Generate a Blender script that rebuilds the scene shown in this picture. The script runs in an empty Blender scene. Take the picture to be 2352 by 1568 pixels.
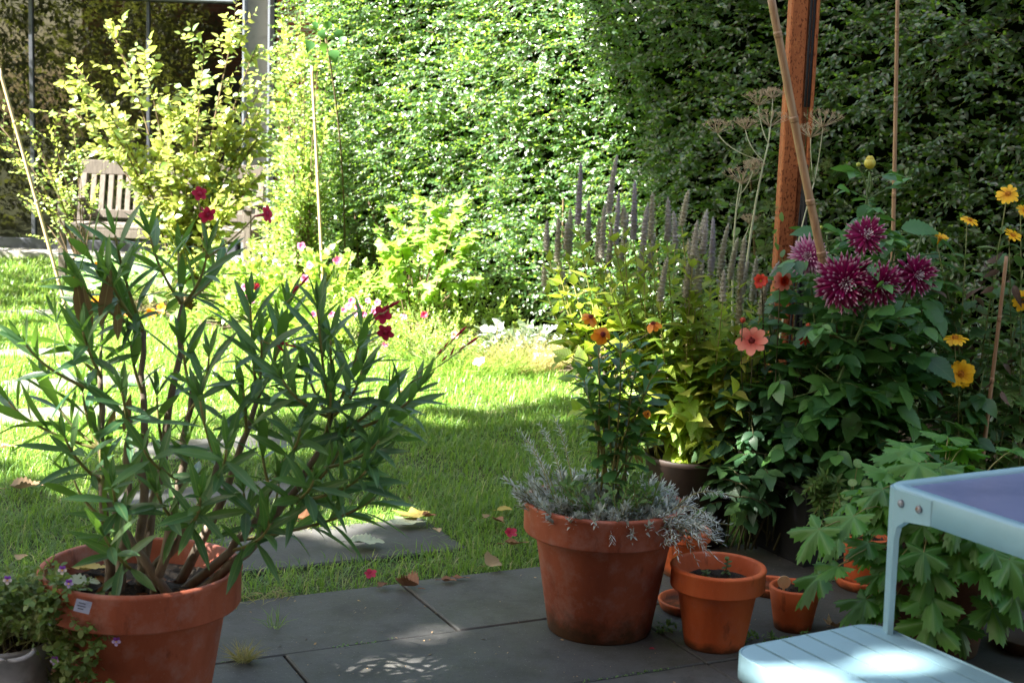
import bpy, math
import numpy as np
from mathutils import Vector
rng = np.random.default_rng(11)
R = math.radians
scene = bpy.context.scene
COL = scene.collection

# ------------------------------------------------------------------ camera model
CAM = np.array([0.0, 0.0, 1.38]); PITCH = R(8.5); ROLL = R(2.0); FPX = 3267.0
_f = np.array([0, math.cos(PITCH), -math.sin(PITCH)])
_r0 = np.array([1.0, 0, 0]); _u0 = np.array([0, math.sin(PITCH), math.cos(PITCH)])
_r = _r0 * math.cos(ROLL) + _u0 * math.sin(ROLL)
_u = -_r0 * math.sin(ROLL) + _u0 * math.cos(ROLL)
def ray(u, v): return _f + _r * (u - 1176) / FPX - _u * (v - 784) / FPX
def at(u, v, Y):                       # point seen at photo position (u, v) standing Y metres out
    d = ray(u, v); return CAM + d * (Y / d[1])
def gnd(u, v, z=0.0):                  # point seen at (u, v) lying at height z
    d = ray(u, v); return CAM + d * ((z - CAM[2]) / d[2])
def px(n, Y): return n * Y / FPX
A_ = np.array([math.cos(R(26)), math.sin(R(26)), 0]); B_ = np.array([math.sin(R(26)), -math.cos(R(26)), 0])

# ------------------------------------------------------------------ mesh helpers
def nrm(a):
    a = np.asarray(a, float); return a / np.maximum(np.linalg.norm(a, axis=-1, keepdims=True), 1e-9)
LOC = {}
class MB:
    def __init__(s): s.v = []; s.uv = []; s.f = []; s.n = 0; s.flat = False
    def add(s, v, faces, uv=None):
        v = np.asarray(v, float).reshape(-1, 3)
        s.v.append(v); s.uv.append(np.zeros((len(v), 2)) if uv is None else np.asarray(uv, float).reshape(-1, 2))
        for f in faces:
            f = np.asarray(f, int)
            if len(f): s.f.append(f + s.n)
        s.n += len(v)
    def build(s, name, mat, parent=None, loc=None, smooth=True, weld=False):
        if not s.n: return None
        v = np.concatenate(s.v); uv = np.concatenate(s.uv)
        if parent is not None: o0 = LOC[parent.name]
        else: o0 = np.array(loc if loc is not None else (0, 0, 0), float)
        me = bpy.data.meshes.new(name)
        me.vertices.add(len(v)); me.vertices.foreach_set('co', (v - o0).astype(np.float32).ravel())
        li = np.concatenate([f.ravel() for f in s.f]); tot = np.concatenate([np.full(len(f), f.shape[1]) for f in s.f])
        me.loops.add(len(li)); me.loops.foreach_set('vertex_index', li.astype(np.int32))
        st = np.concatenate([[0], np.cumsum(tot)[:-1]])
        me.polygons.add(len(tot)); me.polygons.foreach_set('loop_start', st.astype(np.int32))
        me.polygons.foreach_set('use_smooth', np.full(len(tot), smooth and not s.flat, dtype=bool))
        a = me.attributes.new('luv', 'FLOAT2', 'POINT'); a.data.foreach_set('vector', uv.astype(np.float32).ravel())
        me.update(calc_edges=True); me.validate()
        me.materials.append(mat)
        o = bpy.data.objects.new(name, me); COL.objects.link(o)
        if parent is not None: o.parent = parent
        else: o.location = o0
        LOC[o.name] = o0
        return o
def tag(o, label=None, cat=None, group=None, kind=None):
    if label: o['label'] = label
    if cat: o['category'] = cat
    if group: o['group'] = group
    if kind: o['kind'] = kind
    return o
def thing(name, label, cat, loc, group=None):
    o = bpy.data.objects.new(name, None); COL.objects.link(o); o.empty_display_size = .05
    o.location = loc; LOC[o.name] = np.array(loc, float)
    return tag(o, label, cat, group)

def box(mb, c, sx, sy, sz, ax=(1, 0, 0), ay=(0, 1, 0), az=(0, 0, 1), bev=0.004):
    c = np.asarray(c, float); ax, ay, az = map(np.asarray, (ax, ay, az))
    h = np.array([sx, sy, sz]) / 2; b = min(bev, h.min() * .45)
    pts = []; 
    S = [(-1, -1, -1), (1, -1, -1), (1, 1, -1), (-1, 1, -1), (-1, -1, 1), (1, -1, 1), (1, 1, 1), (-1, 1, 1)]
    idx = {}
    for i, s in enumerate(S):
        for k in range(3):
            q = np.array(s) * (h - b); q[k] = s[k] * h[k]; idx[(i, k)] = len(pts); pts.append(q)
    Fq = [(0, 3, 2, 1, 2), (4, 5, 6, 7, 2), (0, 1, 5, 4, 1), (2, 3, 7, 6, 1), (1, 2, 6, 5, 0), (3, 0, 4, 7, 0)]
    quads = [[idx[(f[j], f[4])] for j in range(4)] for f in Fq]
    E = [(0, 1, 1, 2), (1, 2, 0, 2), (2, 3, 1, 2), (3, 0, 0, 2), (4, 5, 1, 2), (5, 6, 0, 2), (6, 7, 1, 2), (7, 4, 0, 2), (0, 4, 0, 1), (1, 5, 0, 1), (2, 6, 0, 1), (3, 7, 0, 1)]
    for a, b_, k, l in E: quads.append([idx[(a, k)], idx[(b_, k)], idx[(b_, l)], idx[(a, l)]])
    tris = [[idx[(i, 0)], idx[(i, 1)], idx[(i, 2)]] for i in range(8)]
    pts = np.array(pts); V = c + pts[:, :1] * ax + pts[:, 1:2] * ay + pts[:, 2:3] * az
    mb.add(V, [quads, tris]); mb.flat = True
def bar(mb, p0, p1, w, t, side=(1, 0, 0), bev=.003):      # box from p0 to p1, w across 'side', t thick
    p0 = np.asarray(p0, float); p1 = np.asarray(p1, float); d = p1 - p0; L = np.linalg.norm(d); d = d / L
    s = np.asarray(side, float); s = nrm(s - d * s.dot(d)); n = np.cross(d, s)
    box(mb, (p0 + p1) / 2, L, w, t, d, s, n, bev)
def lathe(mb, c, prof, n=56, wob=0.0):
    c = np.asarray(c, float); th = np.linspace(0, 2 * math.pi, n, endpoint=False)
    V = []; U = []
    for r, z in prof:
        rr = r * (1 + wob * np.sin(3 * th + 1)); V.append(np.stack([rr * np.cos(th), rr * np.sin(th), np.full(n, z)], 1)); U.append(np.stack([th, np.full(n, z)], 1))
    V = np.concatenate(V) + c; m = len(prof)
    i = np.arange(n); j = (i + 1) % n; q = []
    for k in range(m - 1): q.append(np.stack([k * n + i, k * n + j, (k + 1) * n + j, (k + 1) * n + i], 1))
    mb.add(V, [np.concatenate(q)], np.concatenate(U))
def tube(mb, pts, rad, sides=7, cap=True):
    pts = np.asarray(pts, float); n = len(pts); rad = np.broadcast_to(np.asarray(rad, float), (n,))
    T = nrm(np.gradient(pts, axis=0)); ref = np.array([.37, .91, .18]) if abs(T[0].dot([.37, .91, .18])) < .9 else np.array([1., 0, 0])
    u = nrm(np.cross(T, ref)); w = np.cross(T, u); th = np.linspace(0, 2 * math.pi, sides, endpoint=False)
    V = pts[:, None] + rad[:, None, None] * (np.cos(th)[None, :, None] * u[:, None] + np.sin(th)[None, :, None] * w[:, None])
    i = np.arange(sides); j = (i + 1) % sides
    q = np.concatenate([np.stack([k * sides + i, k * sides + j, (k + 1) * sides + j, (k + 1) * sides + i], 1) for k in range(n - 1)])
    uv = np.stack([np.repeat(np.linspace(0, 1, n), sides), np.tile(th, n)], 1)
    f = [q]
    if cap: f += [np.array([list(i[::-1])]), np.array([list((n - 1) * sides + i)])]
    mb.add(V.reshape(-1, 3), f, uv)
def sticks(mb, P, Q, r0, r1, sides=3):
    P = np.asarray(P, float); Q = np.asarray(Q, float); N = len(P)
    if not N: return
    d = nrm(Q - P); ref = np.where(np.abs(d[:, 2:3]) > .9, np.array([[1., 0, 0]]), np.array([[0, 0, 1.]]))
    u = nrm(np.cross(d, ref)); w = np.cross(d, u); th = np.linspace(0, 2 * math.pi, sides, endpoint=False)
    ring = np.cos(th)[None, :, None] * u[:, None] + np.sin(th)[None, :, None] * w[:, None]
    r0 = np.broadcast_to(np.asarray(r0, float), (N,)); r1 = np.broadcast_to(np.asarray(r1, float), (N,))
    V = np.concatenate([P[:, None] + ring * r0[:, None, None], Q[:, None] + ring * r1[:, None, None]], 1)
    i = np.arange(sides); j = (i + 1) % sides; q = np.stack([i, j, sides + j, sides + i], 1)
    F = (q[None] + (np.arange(N) * 2 * sides)[:, None, None]).reshape(-1, 4)
    mb.add(V.reshape(-1, 3), [F])
def bez(p0, p1, p2, n=10):
    t = np.linspace(0, 1, n)[:, None]; p0, p1, p2 = map(np.asarray, (p0, p1, p2))
    return (1 - t) ** 2 * p0 + 2 * t * (1 - t) * p1 + t * t * p2
def samp(pts, t):
    pts = np.asarray(pts); n = len(pts) - 1; x = np.clip(np.asarray(t), 0, 1) * n; i = np.minimum(x.astype(int), n - 1); f = (x - i)[:, None]
    return pts[i] * (1 - f) + pts[i + 1] * f, nrm(pts[i + 1] - pts[i])

# ------------------------------------------------------------------ leaf templates (verts, faces, uv)
def leaf_t(prof, fold=.2, teeth=0.0, nt=0):
    xs = np.array([p[0] for p in prof]); ws = np.array([p[1] for p in prof])
    if nt:
        x2 = np.linspace(0, 1, nt); w2 = np.interp(x2, xs, ws); sg = np.where(np.arange(nt) % 2, 1 + teeth, 1 - teeth); w2 = w2 * sg; xs, ws = x2, w2
    mx = ws.max(); n = len(xs); V = []; U = []
    for x, w in zip(xs, ws): V += [(x, -w, fold * w), (x, 0, 0), (x, w, fold * w)]; U += [(x, -w / mx), (x, 0), (x, w / mx)]
    q = []
    for k in range(n - 1):
        a = 3 * k; q += [[a, a + 3, a + 4, a + 1], [a + 1, a + 4, a + 5, a + 2]]
    return np.array(V, float), [np.array(q)], np.array(U, float)
def fan_t(out, ripple=.05, inner=.5):     # out: list of (angle deg, r), star-shaped about the leaf base
    an = np.radians([p[0] for p in out]); r = np.array([p[1] for p in out]); n = len(out)
    lob = np.array([p[2] for p in out]) if len(out[0]) > 2 else an * 0
    ring = lambda k: np.stack([r * k * np.cos(an), r * k * np.sin(an), ripple * k * np.cos(6 * an) * r - .12 * k * k * r * np.abs(np.sin(an))], 1)
    V = np.concatenate([[[0, 0, 0]], ring(inner), ring(1)]); dl = np.sin(an - np.radians(lob))
    U = np.concatenate([[[0, 0]], np.stack([r * inner, r * inner * dl], 1), np.stack([r, r * dl], 1)])
    i = np.arange(n - 1); tri = np.stack([i * 0, 1 + i, 2 + i], 1); q = np.stack([1 + i, 1 + n + i, 2 + n + i, 2 + i], 1)
    return V, [tri, q], U
OVATE = [(0, .01), (.12, .14), (.35, .25), (.6, .2), (.85, .08), (1, .005)]
T_small = leaf_t([(0, .02), (.3, .25), (.7, .2), (1, .01)], .25)
T_ov = leaf_t(OVATE, .25)
T_round = leaf_t([(0, .04), (.1, .26), (.4, .44), (.7, .4), (.93, .18), (1, .02)], .1)
T_obov = leaf_t([(0, .03), (.25, .09), (.55, .2), (.8, .23), (.95, .12), (1, .01)], .2)
T_lanc = leaf_t([(0, .01), (.12, .035), (.3, .075), (.5, .088), (.7, .075), (.88, .035), (1, .003)], .3)
T_tooth = leaf_t([(0, .02), (.1, .17), (.3, .31), (.5, .31), (.75, .2), (.92, .08), (1, .005)], .20, .09, 19)
T_lancw = leaf_t([(0, .01), (.1, .1), (.28, .19), (.5, .16), (.75, .08), (1, .004)], .25, .05, 12)
T_heart = leaf_t([(0, .14), (.08, .36), (.25, .45), (.5, .36), (.75, .18), (.92, .06), (1, .005)], .15, .05, 14)
T_petal = leaf_t([(0, .06), (.3, .12), (.7, .2), (.92, .14), (1, .02)], .25)
T_petalw = leaf_t([(0, .08), (.25, .22), (.6, .32), (.85, .26), (.96, .12), (1, .02)], .15)
T_ray = leaf_t([(0, .035), (.3, .06), (.7, .07), (.9, .045), (1, .005)], -.8)
T_pinna = leaf_t([(0, .02), (.4, .17), (1, .01)], .2)
T_needle = leaf_t([(0, .03), (.5, .05), (1, .01)], .3)
T_vine = fan_t([(-150, .25, -110), (-125, .55, -110), (-100, .5, -110), (-78, .48, -55), (-55, .85, -55), (-30, .62, -55), (-18, .66, 0), (0, 1, 0), (18, .66, 0), (30, .62, 55), (55, .85, 55), (78, .48, 55), (100, .5, 110), (125, .55, 110), (150, .25, 110)])
def _lobed():
    out = [(-165, .15, -120)]
    for a, L in ((-118, .62), (-60, .88), (0, 1.0), (60, .88), (118, .62)):
        out += [(a - 29, .44 * L, a), (a - 25, .66 * L, a), (a - 21, .62 * L, a), (a - 18, .86 * L, a), (a - 12, .79 * L, a), (a - 8.5, .95 * L, a), (a - 5, .9 * L, a), (a, L * 1.04, a), (a + 5, .9 * L, a), (a + 8.5, .95 * L, a), (a + 12, .79 * L, a), (a + 18, .86 * L, a), (a + 21, .62 * L, a), (a + 25, .66 * L, a), (a + 29, .44 * L, a)]
    return out + [(165, .15, 120)]
T_lobed = fan_t(_lobed(), .13)

def scatter(mb, T, pos, axis, up, L, W=1.0, bend=0.0):
    v, fs, uv = T; pos = np.asarray(pos, float).reshape(-1, 3); N = len(pos)
    if N == 0: return
    X = nrm(np.broadcast_to(np.asarray(axis, float), (N, 3))); up = np.broadcast_to(np.asarray(up, float), (N, 3))
    Y = nrm(np.cross(up, X)); Z = np.cross(X, Y)
    b = lambda a: np.broadcast_to(np.asarray(a, float), (N,))[:, None, None]
    L, W, bend = b(L), b(W), b(bend)
    x = v[None, :, 0:1]; y = v[None, :, 1:2] * W; z = v[None, :, 2:3] - bend * x * x
    P = pos[:, None] + L * (x * X[:, None] + y * Y[:, None] + z * Z[:, None])
    k = len(v); off = (np.arange(N) * k)[:, None, None]
    mb.add(P.reshape(-1, 3), [(f[None] + off).reshape(-1, f.shape[1]) for f in fs], np.tile(uv, (N, 1)))
def rv(n): return nrm(rng.normal(size=(n, 3)))
def ru(a, b, n=None): return rng.uniform(a, b, n)
UP = np.array([0, 0, 1.0])

def shoots(mbL, mbS, P, D, LEN, nl, T, leaf, ang=55, droop=.3, upmix=1.0, W=1.0, bend=.15, opp=True, r=.0012, sag=.15, jit=.35, upv=None):
    """many short leafy twigs at once: P starts, D directions, LEN lengths, nl leaves on each"""
    N = len(P); D = nrm(D); LEN = np.broadcast_to(np.asarray(LEN, float), (N,))
    t = (np.arange(nl) + .6) / nl
    pos = P[:, None] + D[:, None] * (LEN[:, None] * t)[..., None] - UP * (sag * LEN[:, None] * t ** 2)[..., None]
    ref = nrm(rng.normal(size=(N, 3)) * .3 + UP); u = nrm(np.cross(D, ref)); w = np.cross(u, D)
    if opp: sg = np.where(np.arange(nl) % 2, 1.0, -1.0); side = u[:, None] * sg[None, :, None] + .25 * w[:, None] * rng.normal(size=(N, nl, 1))
    else:
        az = np.arange(nl) * 2.4 + ru(0, 6, N)[:, None]; side = np.cos(az)[..., None] * u[:, None] + np.sin(az)[..., None] * w[:, None]
    a = np.radians(ang) * (1 - .45 * t[None, :, None]) + rng.normal(size=(N, nl, 1)) * .2
    ax = np.cos(a) * D[:, None] + np.sin(a) * side - UP * droop * ru(.4, 1.4, (N, nl, 1))
    up = (w[:, None] * .5 + UP * upmix if upv is None else w[:, None] * .2 + np.asarray(upv, float)) + rng.normal(size=(N, nl, 3)) * jit
    L = leaf * ru(.6, 1.15, (N, nl)) * (1 - .3 * t ** 3)
    scatter(mbL, T, pos.reshape(-1, 3), ax.reshape(-1, 3), up.reshape(-1, 3), L.ravel(), W, bend)
    if mbS is not None:
        m = P + D * (LEN * .5)[:, None] - UP * (sag * LEN * .25)[:, None]; e = P + D * LEN[:, None] - UP * (sag * LEN)[:, None]
        sticks(mbS, P, m, r * 1.3, r); sticks(mbS, m, e, r, r * .6)
def leafy(mbL, pts, n, T, L, ang=45, t0=.3, t1=1.0, droop=.1, whorl=1, upmix=.6, W=1.0, bend=.15, jit=.2, grow=None):
    """leaves along one stem polyline, whorl of them at each node"""
    t = np.repeat(np.linspace(t0, t1, n), whorl); p, T_ = samp(pts, t)
    k = np.repeat(np.arange(n), whorl); j = np.tile(np.arange(whorl), n)
    az = j * 2 * math.pi / whorl + k * (2.4 if whorl == 1 else math.pi / whorl) + rng.normal(size=len(t)) * .25 + ru(0, 6)
    ref = nrm(np.array([.3, .8, .2])); u = nrm(np.cross(T_, ref)); w = np.cross(T_, u)
    side = np.cos(az)[:, None] * u + np.sin(az)[:, None] * w
    tt = (t - t0) / max(t1 - t0, 1e-6)
    a = (np.radians(ang) * (1.25 - .65 * tt) + rng.normal(size=len(t)) * .15)[:, None]
    ax = np.cos(a) * T_ + np.sin(a) * side - UP * droop * (1.2 - .8 * tt)[:, None] * ru(.5, 1.5, (len(t), 1))
    up = np.sin(a) * T_ - np.cos(a) * side + UP * upmix + rng.normal(size=(len(t), 3)) * jit
    g = np.interp(tt, *zip(*(grow or [(0, 1), (.75, 1), (1, .55)])))
    scatter(mbL, T, p, ax, up, L * g * ru(.75, 1.15, len(t)), W, bend * ru(.3, 1.8, len(t)))

# ------------------------------------------------------------------ materials
def C(h):
    h = h.lstrip('#'); c = [int(h[i:i + 2], 16) / 255 for i in (0, 2, 4)]
    return tuple(x / 12.92 if x < .04045 else ((x + .055) / 1.055) ** 2.4 for x in c) + (1,)
def new_mat(name):
    m = bpy.data.materials.new(name); m.use_nodes = True; nt = m.node_tree; nt.nodes.clear()
    return m, nt, (lambda t, **k: _nd(nt, t, k)), nt.links.new
def _nd(nt, t, k):
    n = nt.nodes.new(t)
    for a, b in k.items(): setattr(n, a, b)
    return n
def ramp(nd, cols, pos=None):
    r = nd('ShaderNodeValToRGB'); e = r.color_ramp.elements
    pos = pos or [i / (len(cols) - 1) for i in range(len(cols))]
    while len(e) < len(cols): e.new(.5)
    for el, c, p in zip(e, cols, pos): el.position = p; el.color = c
    return r
def mixc(nd, ln, f, a, b, bt='MIX'):
    m = nd('ShaderNodeMix', data_type='RGBA', blend_type=bt)
    for s, x in ((0, f), (6, a), (7, b)):
        if hasattr(x, 'is_output'): ln(x, m.inputs[s])
        else: m.inputs[s].default_value = x
    return m.outputs[2]
def math_(nd, ln, op, a, b=None, clamp=False):
    m = nd('ShaderNodeMath', operation=op, use_clamp=clamp)
    for i, x in enumerate((a, b)):
        if x is None: continue
        if hasattr(x, 'is_output'): ln(x, m.inputs[i])
        else: m.inputs[i].default_value = x
    return m.outputs[0]
def noise(nd, ln, vec, scale, detail=4, rough=.55, out=0):
    n = nd('ShaderNodeTexNoise'); n.inputs['Scale'].default_value = scale; n.inputs['Detail'].default_value = detail; n.inputs['Roughness'].default_value = rough
    if vec is not None: ln(vec, n.inputs['Vector'])
    return n.outputs[out]
def leaf_mat(name, cols, tcol, trans=.3, rough=.42, rib=None, ribw=.07, veins=0.0, tip=None, pos=None, spec=.5, under=None, brown=None, coat=0.0):
    m, nt, nd, ln = new_mat(name)
    g = nd('ShaderNodeNewGeometry'); rp = ramp(nd, cols, pos); ln(g.outputs['Random Per Island'], rp.inputs[0]); col = rp.outputs[0]
    tc = nd('ShaderNodeTexCoord'); nz = noise(nd, ln, tc.outputs['Object'], 6, 3)
    col = mixc(nd, ln, .55, col, mixc(nd, ln, nz, (.35, .35, .35, 1), (1.7, 1.7, 1.6, 1)), 'MULTIPLY')
    at_ = nd('ShaderNodeAttribute', attribute_name='luv'); sp = nd('ShaderNodeSeparateXYZ'); ln(at_.outputs['Vector'], sp.inputs[0])
    x, y = sp.outputs[0], sp.outputs[1]; ay = math_(nd, ln, 'ABSOLUTE', y)
    if brown:
        bz = noise(nd, ln, tc.outputs['Object'], 55, 3); edge = math_(nd, ln, 'ADD', math_(nd, ln, 'MULTIPLY', ay, .35), bz)
        k = math_(nd, ln, 'MULTIPLY', math_(nd, ln, 'GREATER_THAN', edge, .78), math_(nd, ln, 'GREATER_THAN', g.outputs['Random Per Island'], brown[1]))
        col = mixc(nd, ln, k, col, brown[0])
    if tip: 
        k = nd('ShaderNodeMapRange'); k.inputs[1].default_value = tip[1]; k.inputs[2].default_value = tip[2]; ln(x, k.inputs[0]); col = mixc(nd, ln, k.outputs[0], col, tip[0])
    if rib:
        k = math_(nd, ln, 'LESS_THAN', ay, ribw); col = mixc(nd, ln, math_(nd, ln, 'MULTIPLY', k, .8), col, rib)
    if under: col = mixc(nd, ln, g.outputs['Backfacing'], col, under)
    p = nd('ShaderNodeBsdfPrincipled'); ln(col, p.inputs['Base Color']); p.inputs['Roughness'].default_value = rough; p.inputs['Specular IOR Level'].default_value = spec; p.inputs['Coat Weight'].default_value = coat; p.inputs['Coat Roughness'].default_value = .3
    if veins:
        s = math_(nd, ln, 'SINE', math_(nd, ln, 'MULTIPLY', math_(nd, ln, 'SUBTRACT', x, math_(nd, ln, 'MULTIPLY', ay, .3)), 45.0))
        bp = nd('ShaderNodeBump'); bp.inputs['Strength'].default_value = veins; bp.inputs['Distance'].default_value = .003; ln(s, bp.inputs['Height']); ln(bp.outputs[0], p.inputs['Normal'])
    o = nd('ShaderNodeOutputMaterial')
    if trans:
        t = nd('ShaderNodeBsdfTranslucent'); t.inputs[0].default_value = tcol
        if tip: ln(mixc(nd, ln, .8, tcol, col), t.inputs[0])
        mx = nd('ShaderNodeMixShader'); mx.inputs[0].default_value = trans; ln(p.outputs[0], mx.inputs[1]); ln(t.outputs[0], mx.inputs[2]); ln(mx.outputs[0], o.inputs[0])
    else: ln(p.outputs[0], o.inputs[0])
    return m
def surf(name, c1, c2, scale=8, rough=.7, metal=0.0, c3=None, bump=0.0, bscale=40, spec=.4, detail=5, stretch=(1, 1, 1), spots=None, rvar=.12, coat=0.0):
    m, nt, nd, ln = new_mat(name); tc = nd('ShaderNodeTexCoord'); mp = nd('ShaderNodeMapping'); mp.inputs['Scale'].default_value = stretch; ln(tc.outputs['Object'], mp.inputs[0]); v = mp.outputs[0]
    f = noise(nd, ln, v, scale, detail, .62); rp = ramp(nd, [c1, c3 or c2, c2], [.3, .5, .7]); ln(f, rp.inputs[0]); col = rp.outputs[0]
    if spots:
        s = noise(nd, ln, v, spots[1], 3, .5); k = nd('ShaderNodeMapRange'); k.inputs[1].default_value = spots[2]; k.inputs[2].default_value = spots[2] + .06; ln(s, k.inputs[0]); col = mixc(nd, ln, k.outputs[0], col, spots[0])
    p = nd('ShaderNodeBsdfPrincipled'); ln(col, p.inputs['Base Color']); p.inputs['Metallic'].default_value = metal; p.inputs['Specular IOR Level'].default_value = spec
    p.inputs['Coat Weight'].default_value = coat
    rr = nd('ShaderNodeMapRange'); rr.inputs[3].default_value = rough - rvar; rr.inputs[4].default_value = min(1, rough + rvar); ln(noise(nd, ln, v, scale * 2.3, 3), rr.inputs[0]); ln(rr.outputs[0], p.inputs['Roughness'])
    if bump:
        bp = nd('ShaderNodeBump'); bp.inputs['Strength'].default_value = bump; bp.inputs['Distance'].default_value = .01; ln(noise(nd, ln, v, bscale, 5, .6), bp.inputs['Height']); ln(bp.outputs[0], p.inputs['Normal'])
    o = nd('ShaderNodeOutputMaterial'); ln(p.outputs[0], o.inputs[0]); return m
def pot_mat(name, c1, c2, c3, moss=.055, bloom=.62, rough=.62):
    m, nt, nd, ln = new_mat(name); tc = nd('ShaderNodeTexCoord'); v = tc.outputs['Object']
    mp = nd('ShaderNodeMapping'); mp.inputs['Scale'].default_value = (1, 1, .35); ln(v, mp.inputs[0])
    rp = ramp(nd, [c1, c2, c3], [.32, .5, .7]); ln(noise(nd, ln, mp.outputs[0], 9, 5, .6), rp.inputs[0]); col = rp.outputs[0]
    sp = nd('ShaderNodeSeparateXYZ'); ln(v, sp.inputs[0]); z = sp.outputs[2]
    n2 = noise(nd, ln, v, 22, 5, .65)
    # pale mineral bloom, fine speckle, dark damp foot
    k = nd('ShaderNodeMapRange'); k.inputs[1].default_value = .5; k.inputs[2].default_value = .8; ln(noise(nd, ln, v, 13, 5, .7), k.inputs[0])
    col = mixc(nd, ln, math_(nd, ln, 'MULTIPLY', k.outputs[0], bloom), col, C('#a98a86'))
    sp2 = nd('ShaderNodeMapRange'); sp2.inputs[1].default_value = .66; sp2.inputs[2].default_value = .72; ln(noise(nd, ln, v, 210, 3, .6), sp2.inputs[0]); col = mixc(nd, ln, math_(nd, ln, 'MULTIPLY', sp2.outputs[0], .22), col, C('#c9a79a'))
    dk = nd('ShaderNodeMapRange'); dk.inputs[1].default_value = .62; dk.inputs[2].default_value = .75; ln(noise(nd, ln, mp.outputs[0], 30, 4, .6), dk.inputs[0]); col = mixc(nd, ln, math_(nd, ln, 'MULTIPLY', dk.outputs[0], .6), col, C('#4a241a'))
    ms = nd('ShaderNodeMapRange'); ms.inputs[1].default_value = moss * 1.6; ms.inputs[2].default_value = moss * .3
    ln(math_(nd, ln, 'ADD', z, math_(nd, ln, 'MULTIPLY', math_(nd, ln, 'SUBTRACT', n2, .5), moss * 3)), ms.inputs[0])
    col = mixc(nd, ln, math_(nd, ln, 'MULTIPLY', ms.outputs[0], .85), col, C('#2b2410'))
    p = nd('ShaderNodeBsdfPrincipled'); ln(col, p.inputs['Base Color']); p.inputs['Specular IOR Level'].default_value = .35
    rr = nd('ShaderNodeMapRange'); rr.inputs[3].default_value = rough - .15; rr.inputs[4].default_value = rough + .2; ln(n2, rr.inputs[0]); ln(rr.outputs[0], p.inputs['Roughness'])
    bp = nd('ShaderNodeBump'); bp.inputs['Strength'].default_value = .12; bp.inputs['Distance'].default_value = .004; ln(noise(nd, ln, v, 90, 4), bp.inputs['Height']); ln(bp.outputs[0], p.inputs['Normal'])
    o = nd('ShaderNodeOutputMaterial'); ln(p.outputs[0], o.inputs[0]); return m

def lin(r, g, b): return (r, g, b, 1)
M = {}
M['hedge'] = leaf_mat('privet_leaf', [lin(.007, .025, .009), lin(.016, .052, .014), lin(.055, .12, .028)], lin(.36, .64, .06), .30, .36, spec=.62, coat=.22, under=lin(.09, .15, .06))
M['hedge_core'] = surf('hedge_shadow', lin(.0008, .0014, .0005), lin(.003, .005, .0015), 12, .95, spec=0.0)  # near-black colour stands in for the shade inside the hedge
M['twig'] = surf('twig', lin(.06, .04, .025), lin(.13, .09, .05), 30, .85)
M['olive'] = leaf_mat('olive_leaf', [lin(.035, .055, .012), lin(.06, .075, .02), lin(.03, .06, .015)], lin(.20, .24, .04), .5, .6)
M['tree'] = leaf_mat('maple_leaf', [lin(.03, .07, .015), lin(.06, .11, .02)], lin(.10, .2, .03), .12, .5)
M['bark'] = surf('bark', lin(.05, .035, .025), lin(.14, .1, .075), 14, .95, bump=.8, bscale=18, stretch=(1, 1, .25))
M['witch'] = leaf_mat('pale_shrub_leaf', [lin(.12, .22, .08), lin(.2, .27, .08), lin(.27, .25, .05), lin(.11, .24, .07)], lin(.55, .66, .13), .36, .27, spec=.8, rib=lin(.3, .3, .1), under=lin(.30, .27, .07))
M['rose'] = leaf_mat('rose_leaf', [lin(.12, .23, .07), lin(.2, .3, .08), lin(.28, .33, .1)], lin(.55, .7, .1), .35, .33)
M['vine'] = leaf_mat('currant_leaf', [lin(.09, .20, .04), lin(.16, .29, .055), lin(.25, .34, .07)], lin(.42, .65, .07), .42, .4, rib=lin(.3, .35, .1), ribw=.03)
M['bed'] = leaf_mat('bed_leaf', [lin(.11, .22, .05), lin(.19, .3, .07), lin(.28, .37, .12)], lin(.5, .7, .09), .35, .36)
M['grey_leaf'] = leaf_mat('silver_leaf', [lin(.25, .31, .25), lin(.42, .47, .40)], lin(.3, .4, .2), .2, .55)
M['ole'] = leaf_mat('oleander_leaf', [lin(.028, .088, .044), lin(.05, .135, .056), lin(.085, .18, .052)], lin(.20, .42, .04), .28, .36, rib=lin(.16, .25, .10), ribw=.10, spec=.5, under=lin(.06, .12, .05))
M['ole_old'] = leaf_mat('oleander_old_leaf', [lin(.16, .12, .05), lin(.12, .07, .045), lin(.2, .18, .05)], lin(.3, .2, .06), .25, .5, rib=lin(.3, .28, .12))
M['ole_wood'] = surf('oleander_wood', lin(.09, .066, .045), lin(.20, .16, .12), 26, .85, bump=.4, bscale=60, stretch=(1, 1, .4))
M['ole_green'] = surf('oleander_green_stem', lin(.13, .17, .04), lin(.22, .2, .07), 20, .6)
M['aga'] = leaf_mat('hyssop_leaf', [lin(.10, .22, .03), lin(.19, .33, .04), lin(.30, .40, .05), lin(.42, .38, .08)], lin(.5, .65, .06), .42, .5, rib=lin(.3, .34, .1), ribw=.05, veins=.25)
M['aga_stem'] = surf('hyssop_stem', lin(.17, .2, .05), lin(.33, .31, .11), 10, .6)
M['spike'] = leaf_mat('hyssop_flower', [lin(.40, .41, .27), lin(.50, .49, .40), lin(.47, .46, .47), lin(.42, .37, .68)], lin(.5, .44, .40), .3, .75, spec=.1, pos=[0, .4, .8, 1])
M['wall'] = leaf_mat('wallflower_leaf', [lin(.03, .10, .032), lin(.06, .16, .045)], lin(.2, .42, .05), .25, .4)
M['lav'] = leaf_mat('lavender_leaf', [lin(.42, .47, .47), lin(.58, .62, .63), lin(.30, .36, .30)], lin(.4, .45, .38), .15, .7, spec=.2)
M['cress'] = leaf_mat('trailing_leaf', [lin(.06, .14, .03), lin(.10, .19, .05)], lin(.25, .42, .08), .3, .5)
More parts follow.
